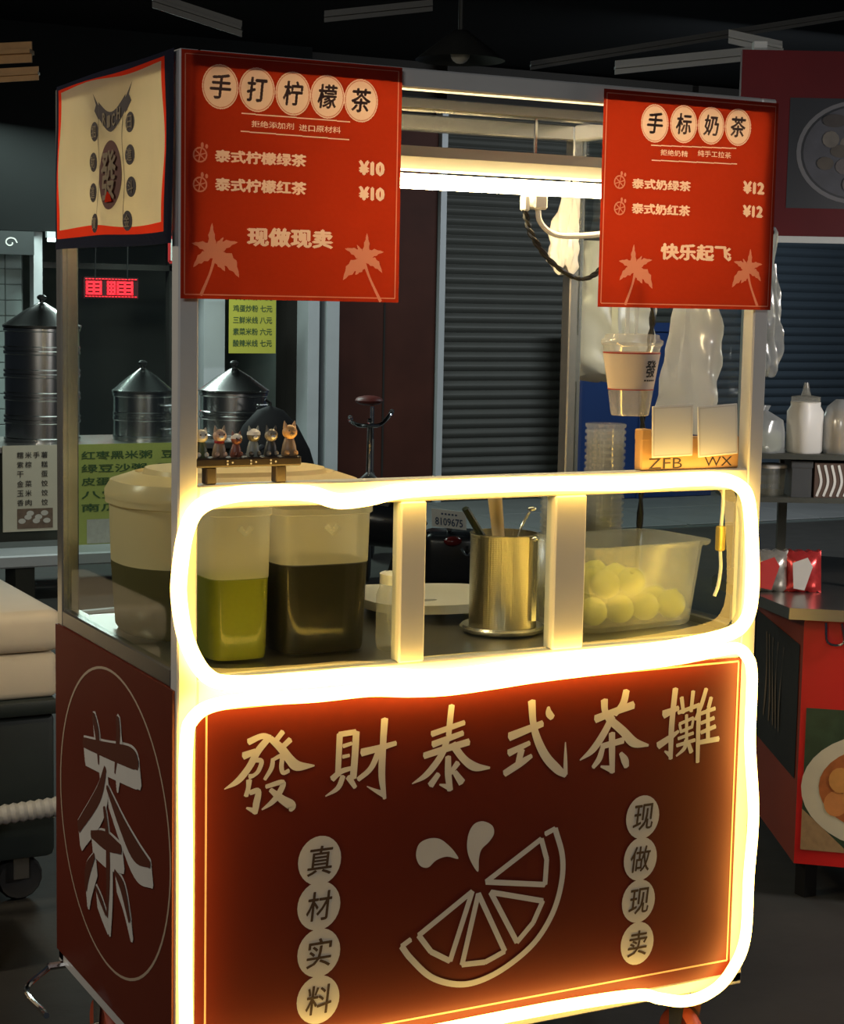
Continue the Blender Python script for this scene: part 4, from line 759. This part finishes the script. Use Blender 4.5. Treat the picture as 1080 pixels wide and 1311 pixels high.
hole = [(.66+.03*math.cos(a), .375+.014*math.sin(a)) for a in th0]
for zz in (z0, z1): ring(mb, [(x, y, zz) for x, y in oo], [(x, y, zz) for x, y in hole])
ring(mb, [(x, y, z0) for x, y in oo], [(x, y, z1) for x, y in oo]); ring(mb, [(x, y, z0) for x, y in hole], [(x, y, z1) for x, y in hole]); mb.build('board', WHITE, t)
for x, y in ((.60, .40), (.78, .40), (.62, .53), (.78, .53)): MB().lathe([(.012, 0), (.012, .022)], (x, y, Z), 10).build('foot', WHITE, t)
# strainer set
PERF = mat('perforated_steel', (.60, .55, .42), .28, 1., .1, 14)
nt = PERF.node_tree; bs = nt.nodes['Principled BSDF']; tcn = nt.nodes.new('ShaderNodeTexCoord'); vo = nt.nodes.new('ShaderNodeTexVoronoi'); vo.inputs['Scale'].default_value = 260; vo.inputs['Randomness'].default_value = .15
bpn = nt.nodes.new('ShaderNodeBump'); bpn.inputs['Strength'].default_value = .35; bpn.inputs['Distance'].default_value = .002
nt.links.new(tcn.outputs['Object'], vo.inputs['Vector']); nt.links.new(vo.outputs['Distance'], bpn.inputs['Height']); nt.links.new(bpn.outputs['Normal'], bs.inputs['Normal'])
sx_, sy_ = .742, .200
t = thing('steel_strainer', 'perforated steel strainer cylinder standing on a steel dish', 'strainer', (sx_, sy_, Z))
MB().lathe([(.066, .014), (.066, .192), (.068, .195), (.063, .196), (.0625, .02)], (sx_, sy_, Z), 40, cap=(True, False)).build('cylinder', PERF, t, True)
MB().lathe([(.070, 0), (.080, .006), (.084, .012), (.080, .016), (.06, .012)], (sx_, sy_, Z), 40).build('dish', STEEL, t, True)
MB().box(sx_-.004+.03, sx_+.006+.03, sy_-.0665, sy_-.0575, Z+.03, Z+.196).build('seam_strip', STEEL, t)
MB().ball((sx_+.03, sy_-.066, Z+.19), .009, .008, .005, 10, 6).build('rivet', CHROME, t, True)
def stick(name, label, cat, pts, rs, mt, part, tip=None):
    t = thing(name, label, cat, pts[0]); MB().tube(arc(pts, 5), rs if not isinstance(rs, list) else [rs[0]+(rs[1]-rs[0])*k/((len(pts)-1)*5) for k in range((len(pts)-1)*5+1)], 12).build(part, mt, t, True)
    if tip: MB().ball(*tip).build('bowl', mt, t, True)
    return t
stick('muddler', 'pale wooden muddler standing in the steel strainer', 'muddler', [(sx_+.006, sy_+.012, Z+.03), (sx_-.006, sy_+.005, Z+.15), (sx_-.024, sy_+.0, Z+.272)], [.008, .0145], mat('muddler_beech', (.74, .54, .30), .4), 'shaft')
tt = thing('tongs', 'dark green tongs leaning out of the steel strainer', 'tongs', (sx_-.02, sy_, Z+.04))
TG = mat('tongs_green', (.015, .022, .012), .4)
for s in (-.006, .006): MB().tube([(sx_-.005+s*.4, sy_+.0+s, Z+.04), (sx_-.05, sy_+s, Z+.19), (sx_-.088, sy_+s*.6, Z+.246)], .006, 8).build('arm', TG, tt, True)
stick('tea_spoon', 'thin steel spoon leaning from the strainer to the right', 'spoon', [(sx_+.01, sy_+.02, Z+.06), (sx_+.045, sy_+.02, Z+.19), (sx_+.065, sy_+.015, Z+.232)], .0025, CHROME, 'handle', ((sx_+.070, sy_+.014, Z+.238), .010, .006, .005))
t = thing('paper_cup', 'white paper cup with a blue swirl behind the second divider', 'cup', (.93, .36, Z))
MB().lathe([(.032, 0), (.043, .145), (.046, .147), (.046, .152), (.041, .152)], (.893, .385, Z), 28, cap=(True, False)).build('wall', WHITE, t, True)
mb = MB()
for k in range(8):
    a0 = -1.9-.12*k; a1 = a0-.12; R_ = .0418
    q = lambda a, z: (.893+R_*math.cos(a), .385+R_*math.sin(a), Z+z)
    mb.quad(q(a0, .10-.02*math.sin(k*.4)), q(a1, .10-.02*math.sin(k*.4+.4)), q(a1, .108-.02*math.sin(k*.4+.4)), q(a0, .11-.02*math.sin(k*.4)))
mb.build('blue_swirl', mat('swirl_blue', (.02, .25, .35), .5, 0, 0), t)
# lime box
bcx, bcy = 1.006, .205; rot = math.radians(6)
t = thing('lime_box', 'translucent plastic box of limes with a wide rim', 'box', (bcx, bcy, Z))
M = Matrix.Translation((bcx, bcy, Z)) @ Matrix.Rotation(rot, 4, 'Z')
MB().lathe([(.86, .002), (.88, .008), (1.0, .162), (1.09, .164), (1.10, .172), (1.0, .172), (.97, .168), (.855, .012)], (0, 0, 0), 48, .160, .105, 7, (True, True)).xf(M).build('shell', FROSTW, t, True)
spots = []
for j, z in enumerate((.040, .092)):
    for iy in range(3):
        for ix in range(4 if j == 0 else 3): spots.append((-.103+.067*ix+(.03 if j else 0)+.008*(iy % 2), -.058+.058*iy+RND.uniform(-.003, .003), z))
lm = None
for k, (x, y, z) in enumerate(spots):
    if z > .06 and x > .05: continue
    p = M @ Vector((x, y, z))
    if lm is None:
        mb = MB().ball((0, 0, 0), .029, .029, .028, 16, 10).lathe([(.006, .026), (.004, .0305), (.001, .031)], (0, 0, 0), 8); lm = mb.build('lime', LIME, None, True); o = lm
    else: o = lm.copy(); COL.objects.link(o)
    o.location = p; o.rotation_euler = (RND.uniform(0, 3), RND.uniform(0, 3), RND.uniform(0, 3))
    s = RND.uniform(.97, 1.02); o.scale = (s, s, s*1.03); tag(o, 'yellow-green lime piled inside the translucent plastic box', 'lime', 'limes in the plastic box')
# stacked cups
def cup_stack(x, y, n, label, h0=Z):
    t = thing('cup_stack', label, 'cups', (x, y, h0), 'stacks of clear plastic cups'); first = None
    for i in range(n):
        if first is None:
            first = MB().lathe([(.028, 0), (.040, .10), (.043, .101), (.043, .107), (.040, .108)], (x, y, h0), 24, cap=(True, False)).build('cup', CUPCLEAR, t, True); o = first
        else: o = first.copy(); COL.objects.link(o)
        o.location.z = i*.0135
cup_stack(1.085, .375, 22, 'tall stack of clear plastic cups behind the lime box'); cup_stack(.985, .385, 11, 'short stack of clear plastic cups behind the lime box')
t = thing('inline_switch', 'gold inline switch on a white cord behind the right window', 'switch', (1.15, .06, 1.06))
MB().tube(arc([(1.150, .05, 1.202), (1.152, .052, 1.16), (1.150, .052, 1.125)], 4), .0035).build('cord', WHITE, t, True); MB().rbox(1.141, 1.159, .045, .060, 1.075, 1.125, .004, 2).build('switch_body', mat('switch_gold', (.50, .36, .10), .35, .4), t, True)
MB().tube(arc([(1.150, .052, 1.075), (1.153, .052, 1.04), (1.148, .052, 1.005), (1.140, .052, .985)], 4), .0035).build('cord', WHITE, t, True)

# ---------------------------------------------------------------- on the window rail
t = thing('wooden_sign_block', 'wooden stand with inked letters ZFB and WX on the rail', 'stand', (1.04, .02, 1.243))
MB().rbox(.925, 1.155, .010, .034, 1.243, 1.306, .003, 1).build('block', WOOD, t); MB().rbox(.925, .948, .0095, .0345, 1.30, 1.322, .002, 1).build('raised_end', WOOD, t)
letters('ZFB', (.942, 1.02, 1.2465, 1.2665), FRONT(.0094), .0).build('inked_letters', INK, t); letters('WX', (1.072, 1.138, 1.2485, 1.2665), FRONT(.0094), .0).build('inked_letters', INK, t)
for x, tl, lb in ((.992, -.03, 'white payment card above the letters ZFB on the wooden stand'), (1.098, -.06, 'white payment card above the letters WX on the wooden stand')):
    t = thing('payment_card', lb, 'card', (x, .004, 1.27)); Mx = Matrix.Translation((x, .006, 1.318)) @ Matrix.Rotation(tl, 4, 'Y')
    MB().rbox(-.047, .047, -.0015, .0015, -.049, .049, .001, 1).xf(Mx).build('card', WHITECARD, t)
    mb = MB()
    for p, q in (((-.043, -.045), (.043, -.045)), ((.043, -.045), (.043, .045)), ((.043, .045), (-.043, .045)), ((-.043, .045), (-.043, -.045))): line(mb, p, q, .0012, FRONT(-.0018))
    mb.xf(Mx).build('card_edge_line', PRINT, t)
t = thing('figurine_shelf', 'small dark wooden shelf with two feet on the rail', 'shelf', (.13, .02, 1.243))
MB().rbox(.030, .222, .0, .036, 1.272, 1.288, .003, 2).build('board', DARKWOOD, t); MB().rbox(.052, .070, .006, .030, 1.243, 1.272, .002, 1).build('foot', DARKWOOD, t); MB().rbox(.178, .197, .006, .030, 1.243, 1.272, .002, 1).build('foot', DARKWOOD, t)
mb = MB()
for a in (.09, .132, .168):
    for k in range(3): ellipse(mb, a+.006*math.cos(k*2.1), 1.280+.003*math.sin(k*2.1), .0018, .0018, FRONT(-.0006), 8)
mb.build('paw_print', PRINT, t)
FIG = [(.040, 'white dog figurine with a green coat', (.62, .58, .48), (.10, .12, .05), 1.0, 'dog'), (.073, 'pink-faced cat figurine with a red collar', (.55, .36, .26), (.30, .20, .12), 1.0, 'cat'), (.103, 'short brown figurine with a white brow', (.30, .10, .05), (.24, .08, .05), .82, 'cat'), (.134, 'grey hooded figurine with a white cap', (.10, .09, .07), (.26, .28, .24), .98, 'cat'), (.166, 'dark eared cat figurine with a pale face', (.30, .26, .20), (.05, .05, .045), .98, 'cat'), (.200, 'orange fox figurine with tall pointed ears', (.66, .36, .14), (.34, .22, .12), 1.12, 'fox')]
for k, (x, lb, hc, bc, s, kind) in enumerate(FIG):
    x += .006
    t = thing('figurine', lb+' on the dark shelf', 'figurine', (x, .018, 1.288), 'animal figurines on the dark shelf'); z = 1.288
    hm = mat('figurine_head_%d' % k, hc, .4); bm_ = mat('figurine_body_%d' % k, bc, .45)
    MB().lathe([(.0115*s, 0), (.0125*s, .004), (.0105*s, .016*s), (.0075*s, .026*s), (.004*s, .030*s)], (x, .018, z), 16, 1, .85).build('body', bm_, t, True)
    for sd in (-1, 1): MB().ball((x+sd*.007*s, .009, z+.005), .0042*s, .006*s, .0045*s, 10, 6).build('paw', hm, t, True)
    hd = MB().ball((x, .016, z+.036*s), .0118*s, .0105*s, .0112*s, 16, 10).build('head', hm, t, True)
    for sd in (-1, 1): MB().tube([(x+sd*.0065*s, .017, z+.043*s), (x+sd*.0085*s, .017, z+(.053 if kind != 'dog' else .05)*s)], [.0045*s, .0008], 8).build('ear', bm_ if kind == 'cat' else hm, hd, True)
    MB().ball((x, .0062, z+.0335*s), .0045*s, .003, .0035*s, 10, 6).build('muzzle', WHITE if k in (0, 1, 3, 4) else bm_, hd, True)
    for sd in (-1, 1): MB().ball((x+sd*.0045*s, .0065, z+.0385*s), .0014, .001, .0014, 8, 5).build('eye', INK, hd, True)
    if k in (2, 3): MB().lathe([(.0122*s, .0), (.0115*s, .005*s), (.006*s, .0095*s), (.001, .0105*s)], (x, .016, z+.0375*s), 14).build('cap', WHITE, hd, True)
    if k == 1: MB().lathe([(.0085*s, 0), (.009*s, .003), (.0075*s, .005)], (x, .0175, z+.0235*s), 14).build('collar', mat('collar_red', (.3, .015, .02), .5), t, True)

# ---------------------------------------------------------------- hanging cup and bags
cx_, cy_ = .888, -.002
t = thing('sample_cup', 'clear sample cup in a white sleeve hung below the milk tea menu', 'cup', (cx_, cy_, 1.35))
MB().lathe([(.034, 0), (.036, .004), (.0535, .128), (.0555, .130), (.0555, .134)], (cx_, cy_, 1.35), 32, cap=(True, False)).build('cup_wall', CUPCLEAR, t, True)
sl = MB().lathe([(.0425, .050), (.0532, .115)], (cx_, cy_, 1.35), 32, 1, 1, 2, (False, False)).build('sleeve', mat('sleeve_white', (.70, .60, .52), .6, 0, .03), t, True)
mb = MB().lathe([(.0428, .048), (.0431, .050)], (cx_, cy_, 1.35), 32, 1, 1, 2, (False, False)).lathe([(.0534, .115), (.0536, .1175)], (cx_, cy_, 1.35), 32, 1, 1, 2, (False, False)); mb.build('sleeve_red_line', mat('sleeve_red', (.45, .05, .03), .5, 0, 0), sl)
CM = lambda a, b: (lambda r: (cx_+r*math.sin(a/r), cy_-r*math.cos(a/r), 1.35+b))(.0425+(b-.05)*.165+.0006)
letters('發', (-.002, .026, .072, .104), CM, .02).build('sleeve_character', INK, sl); mb = MB()
for u in range(5): line(mb, (-.002+.006*u, .0665), (.0025+.006*u, .0665), .003, CM)
mb.build('sleeve_marks', INK, sl)
MB().lathe([(.056, .130), (.058, .133), (.058, .139), (.052, .142), (.050, .150), (.02, .152)], (cx_, cy_, 1.35), 32, cap=(False, True)).build('lid', CUPCLEAR, t, True)
mb = MB().box(cx_-.016, cx_-.008, cy_-.001, cy_+.001, 1.50, 1.60).box(cx_+.004, cx_+.012, cy_-.001, cy_+.001, 1.50, 1.60); mb.build('hanging_strap', BAGCLEAR, t)
def bag(name, label, c, w, dp, zt, zb, mt, seed, lean=0., top=.25):
    r = random.Random(seed); t = thing(name, label, 'bag', (c[0], c[1], zb)); n = 44; pr = []
    N = 22
    for i in range(N+1):
        f = i/N; pr.append((top+(1-top)*min(1, f*1.7)**.8 if f < .93 else 1-.25*(f-.93)/.07, zt+(zb-zt)*f))
    mb = MB().lathe([(q, z) for q, z in pr], (c[0], c[1], 0), n, w/2, dp/2, 3.0, (False, True))
    ph = [r.uniform(0, 6) for _ in range(6)]
    out = []
    for (x, y, z) in mb.v:
        f = (zt-z)/(zt-zb); a = math.atan2(y-c[1], x-c[0]); k = 1+.12*math.sin(5*a+ph[0]+4*f)+.10*math.sin(9*a+ph[1]-9*f)+.045*math.sin(15*f+ph[2]+3*a)+.05*math.sin(31*f+ph[4]-5*a)
        out.append((c[0]+(x-c[0])*k+lean*f, c[1]+(y-c[1])*k, z+.012*math.sin(3*a+ph[3])*f))
    mb.v = out; mb.build('bag_body', mt, t, True)
    MB().tube(arc([(c[0]-w*.1, c[1], zt-.01), (c[0]-.01, c[1], zt+.06), (c[0]+.015, c[1], zt+.06), (c[0]+w*.1, c[1], zt-.01)], 4), .006, 8).build('handle_loop', mt, t, True)
bag('plastic_bag', 'white plastic bag hung on the rear right post', (1.325, .735, 0), .21, .07, 1.70, 1.385, BAGWHITE, 3, .01, .8)
bag('paper_bag', 'small folded white bag hung near the tube lamp end', (1.15, .64, 0), .07, .03, 1.80, 1.63, BAGWHITE, 5, -.02, .5)
bag('plastic_bag', 'clear plastic bag hung inside the right end of the cart', (1.165, .19, 0), .05, .17, 1.66, 1.31, BAGCLEAR, 8, 0, .35)
bag('plastic_bag', 'clear plastic bag hung outside the front right post', (1.238, .05, 0), .05, .06, 1.64, 1.43, BAGCLEAR, 11, .0, .5)

# ---------------------------------------------------------------- the noodle stall to the right
SRED = mat('stall_red', (.60, .012, .010), .4, 0, .12, 4); SRED2 = mat('stall_side_red', (.30, .05, .022), .45, 0, .15, 4)
t = thing('noodle_stall', 'red food stall with dish photos on its front', 'stall', (2.3, 1.0, 0))
A = Vector((2.28, 1.35)); B = Vector((2.02, .83)); C2 = Vector((2.72, .22)); bk = Vector((.62, .72))
def wallq(p, q, z0, z1, th=.02):
    d = (q-p).normalized(); n = Vector((-d.y, d.x)); mb = MB(); vs = []
    for z in (z0, z1): vs += [(p.x, p.y, z), (q.x, q.y, z), (q.x+n.x*th, q.y+n.y*th, z), (p.x+n.x*th, p.y+n.y*th, z)]
    mb.v = vs; mb.f = [(0, 3, 2, 1), (4, 5, 6, 7), (0, 1, 5, 4), (1, 2, 6, 5), (2, 3, 7, 6), (3, 0, 4, 7)]; return mb
f1 = wallq(B, C2, .10, .755).build('front_board', SRED, t); f2 = wallq(A, B, .10, .755).build('side_board', SRED2, t)
top = [A+Vector((-.17, 0)), B+Vector((-.055, -.005)), C2, C2+bk*.9, A+bk*.5]
mb = MB(); n = len(top); mb.v = [(p.x, p.y, z) for z in (.757, .787) for p in top]; mb.f = [tuple(range(n))[::-1], tuple(range(n, 2*n))]+[(i, (i+1) % n, n+(i+1) % n, n+i) for i in range(n)]; mb.build('worktop', STEEL2, t)
for p in (A+bk*.3, B+Vector((.06, .02)), C2+bk*.2, C2+bk*.7): MB().box(p.x-.02, p.x+.02, p.y-.02, p.y+.02, 0, .757).build('leg', BLACK, t)
def facemap(p, q, off):
    d = (q-p).normalized(); n = Vector((d.y, -d.x)); return lambda a, b: (p.x+d.x*a+n.x*off, p.y+d.y*a+n.y*off, b)
mpA = facemap(B, C2, .002)
mb = MB(); flatpoly(mb, [(.015, .14), (.5, .14), (.5, .52), (.015, .52)], mpA).build('dish_photo', mat('photo_green', (.03, .06, .03), .4, 0, .6, 25), f1)
ellipse(MB(), .22, .31, .21, .155, facemap(B, C2, .003), 36).build('photo_plate', mat('photo_plate', (.62, .56, .40), .4, 0, .1), f1)
ellipse(MB(), .22, .315, .165, .115, facemap(B, C2, .004), 32).build('photo_sauce', mat('photo_sauce', (.42, .12, .03), .4, 0, .5, 30), f1)
for k in range(10):
    ellipse(MB(), .10+.045*(k % 5)+.01*(k//5), .27+.075*(k//5)+.02*math.sin(k*2), .030, .034, facemap(B, C2, .0046+.0003*k), 16).build('photo_sausage', mat('photo_orange_%d' % k, (.62, .24+.02*(k % 3), .07), .35, 0, .25, 30), f1)
mb = MB(); flatpoly(mb, [(.015, .14), (.14, .14), (.05, .22), (.015, .25)], facemap(B, C2, .0035)).build('photo_mat', mat('photo_straw', (.35, .22, .10), .6, 0, .3, 60), f1)
d2 = (B-A).length
mb = MB(); flatpoly(mb, [(.0, .32), (d2-.03, .32), (d2-.03, .68), (.0, .68)], facemap(A, B, .002)).build('side_photo', mat('photo_dark', (.022, .018, .012), .4, 0, .3, 12), f2)
mb = MB()
for k in range(5): brush(mb, [((d2*.25+.055*k+.02*math.sin(3*s+k))*1000, (.40+.24*s)*1000, 14-2*k+6*math.sin(6*s)) for s in (0, .2, .4, .6, .8, 1)], facemap(A, B, .0035+.0003*k))
mb.build('photo_noodles', mat('photo_tan', (.24, .17, .10), .4, 0, .4, 25), f2)
MB().tube(arc([(B.x+.03, B.y-.05, .75), (B.x+.03, B.y-.06, .70), (B.x+.06, B.y-.085, .70), (B.x+.06, B.y-.075, .75)], 4), .004).build('hook', CHROME, t, True)
ex, ey, gx, gy = .886, -.463, .464, .886
def Q(s, l, z, b0=(2.10, 1.18)): return (b0[0]+ex*s+gx*l, b0[1]+ey*s+gy*l, z)
def qbox(s0, s1, l0, l1, z0, z1, b0=(2.10, 1.18)):
    mb = MB(); mb.box(s0, s1, l0, l1, z0, z1); mb.v = [Q(x, y, z, b0) for x, y, z in mb.v]; return mb
t = thing('shelf_rack', 'dark two-tier rack standing on the noodle stall worktop', 'rack', Q(.3, .1, .787))
SHELF = mat('shelf_dark', (.06, .065, .055), .5, .1, .2)
qbox(-.06, .75, -.02, .22, 1.142, 1.156).build('shelf_board', SHELF, t); qbox(-.06, .75, -.02, .22, 1.022, 1.036).build('shelf_board', SHELF, t)
for s, l in ((.12, .195), (.72, .195), (.29, -.015), (.72, -.015)): qbox(s, s+.025, l, l+.02, .787, 1.156).build('upright', SHELF, t)
t = thing('squeeze_bottle', 'white squeeze bottle with a nozzle cap on the rack', 'bottle', Q(.15, .05, 1.156))
q = Q(.155, .05, 1.156)
MB().lathe([(.9, 0), (1, .006), (1, .115), (.82, .13), (.82, .142)], q, 24, .043, .043, 4).build('body', WHITE, t, True); MB().lathe([(.040, .140), (.040, .156), (.014, .160), (.010, .172), (.006, .195)], q, 20).build('cap', FROSTW, t, True)
t = thing('sauce_bag', 'knotted clear bag of pale food on the rack', 'bag', Q(.04, .05, 1.156)); q = Q(.045, .05, 1.156)
mb = MB().lathe([(.9, 0), (1.05, .02), (1, .06), (.85, .09), (.35, .105), (.12, .115), (.25, .13)], q, 22, .055, .05, 2.6)
mb.v = [(x+.004*math.sin(z*160+y*90), y+.004*math.cos(z*130+x*110), z) for x, y, z in mb.v]; mb.build('bag_film', BAGCLEAR, t, True)
MB().lathe([(.85, .004), (.95, .02), (.9, .055), (.5, .065)], q, 20, .05, .045, 2.4).build('contents', mat('pale_sauce', (.42, .45, .30), .6, 0, .3, 30), t, True)
t = thing('snack_bag', 'clear bag of yellow and brown snacks beside the squeeze bottle', 'bag', Q(.25, .05, 1.156)); q = Q(.262, .05, 1.156)
MB().lathe([(.9, 0), (1.05, .02), (1.05, .09), (.8, .13), (.4, .15)], q, 22, .055, .05, 2.6).build('bag_film', BAGCLEAR, t, True); MB().lathe([(.85, .004), (.95, .02), (.95, .09), (.6, .12)], q, 20, .05, .045, 2.4).build('contents', mat('snack_mix', (.42, .30, .12), .6, 0, .9, 45), t, True)
t = thing('dark_carton', 'plain dark grey carton between the rack shelves', 'carton', Q(.14, .05, 1.036))
qbox(.115, .17, .0, .1, 1.036, 1.128).build('body', mat('carton_grey', (.055, .06, .065), .6), t); qbox(.113, .172, -.002, .102, 1.118, 1.136).build('lid', mat('carton_grey', (.055, .06, .065), .6), t)
t = thing('striped_carton', 'black and white striped carton between the rack shelves', 'carton', Q(.22, .05, 1.036)); qbox(.178, .28, 0, .1, 1.036, 1.132).build('body', mat('carton_brown', (.10, .06, .045), .6), t)
mb = MB()
for k in range(5): brush(mb, [(185+k*19, 1040, 7), (190+k*19+6, 1080, 7), (186+k*19, 1126, 7)], lambda a, b: Q(a, -.002, b))
mb.build('stripe_print', WHITECARD, t)
t = thing('food_container', 'translucent food container at the left end of the rack', 'container', Q(.05, .05, 1.036)); q = Q(.068, .06, 1.036)
MB().lathe([(.88, 0), (1, .07), (1.05, .072), (1.05, .078)], q, 28, .035, .035, 4, (True, False)).build('shell', FROSTW, t, True); MB().lathe([(1.07, .076), (1.07, .084), (.9, .087)], q, 28, .035, .035, 4).build('lid', BAGWHITE, t, True)
for k, (s, c, lb) in enumerate(((.045, (.40, .38, .34), 'silvery instant noodle pack on the stall worktop'), (.135, (.60, .05, .05), 'red and silver instant noodle pack on the stall worktop'))):
    t = thing('noodle_pack', lb, 'packet', Q(s, -.1, .787), 'noodle packs on the stall worktop')
    mb = MB(); n = 10
    for j in range(n+1):
        for i in range(n+1):
            u, v = i/n-.5, j/n-.5; h = .022*max(0, (1-(2*u)**4)*(1-(2*v)**4)); mb.v.append(Q(s+u*.10, -.10+h*-1.2+.02*v, .787+.055+v*.11+.003*math.sin(i*2.3+j)))
    for j in range(n):
        for i in range(n): a = j*(n+1)+i; mb.f.append((a, a+1, a+n+2, a+n+1))
    b0 = len(mb.v); mb.v += [tuple(Vector(q)+Vector((gx, gy, 0))*.03) for q in mb.v[:b0]]
    for j in range(n):
        for i in range(n): a = b0+j*(n+1)+i; mb.f.append((a, a+n+1, a+n+2, a+1))
    for i in range(n): mb.f += [(i, i+1, b0+i+1, b0+i), (n*(n+1)+i, b0+n*(n+1)+i, b0+n*(n+1)+i+1, n*(n+1)+i+1), (i*(n+1), b0+i*(n+1), b0+(i+1)*(n+1), (i+1)*(n+1)), (i*(n+1)+n, (i+1)*(n+1)+n, b0+(i+1)*(n+1)+n, b0+i*(n+1)+n)]
    mb.build('wrapper', mat('foil_%d' % k, c, .25, .5, .5, 60), t, True)
    mb = MB(); flatpoly(mb, [(s-.03, .80), (s+.0, .795), (s+.02, .86), (s+.005, .885), (s-.035, .87)], lambda a, b: Q(a, -.131, b)).build('label_print', mat('pack_label_%d' % k, (.55, .05, .05) if k == 0 else (.6, .58, .55), .4), t)
SB = (2.43, 1.69)
t = thing('canopy_sign', 'red canopy sign with a photo of a food bowl', 'sign', Q(.3, 0, 1.76, SB))
bd = qbox(-.02, 1.0, 0, .03, 1.765, 2.33, SB).build('board', mat('canopy_red', (.095, .006, .010), .5, 0, .3, 3, spec=.2), t)
qbox(-.02, 1.0, -.006, .0, 1.755, 1.775, SB).build('lower_trim', FRAMEW, t)
fm = lambda off: (lambda a, b: Q(a, -off, b, SB))
flatpoly(MB(), [(.13, 1.86), (.65, 1.86), (.65, 2.19), (.13, 2.19)], fm(.002)).build('photo_field', mat('sign_photo_dark', (.010, .014, .022), .4, 0, .2), bd)
mb = MB(); n = 40; ring(mb, [fm(.003)(.34+.185*math.cos(2*PI*k/n), 2.03+.155*math.sin(2*PI*k/n)) for k in range(n)], [fm(.003)(.34+.172*math.cos(2*PI*k/n), 2.03+.143*math.sin(2*PI*k/n)) for k in range(n)]).build('bowl_rim', mat('bowl_rim_grey', (.12, .125, .145), .5, 0, .1), bd)
ellipse(MB(), .34, 2.03, .165, .137, fm(.0035), 36).build('bowl_inside', mat('bowl_blue_grey', (.05, .055, .075), .5, 0, .5, 14), bd)
for k in range(16):
    a = k*2.4; r = .022+.0075*k
    ellipse(MB(), .34+r*math.cos(a), 2.04+r*.8*math.sin(a), .026+.006*(k % 3), .02+.005*(k % 2), fm(.004+.0004*k), 12).build('food_piece', mat('food_piece_%d' % k, [(.06, .05, .04), (.12, .11, .10), (.035, .03, .03), (.09, .08, .085)][k % 4], .5, 0, .4, 30), bd)
for s in (.02, .92): qbox(s, s+.04, .03, .07, 0, 2.36, SB).build('post', FRAMEW, t)

for o in bpy.data.objects:
    if '_o' in o: del o['_o']
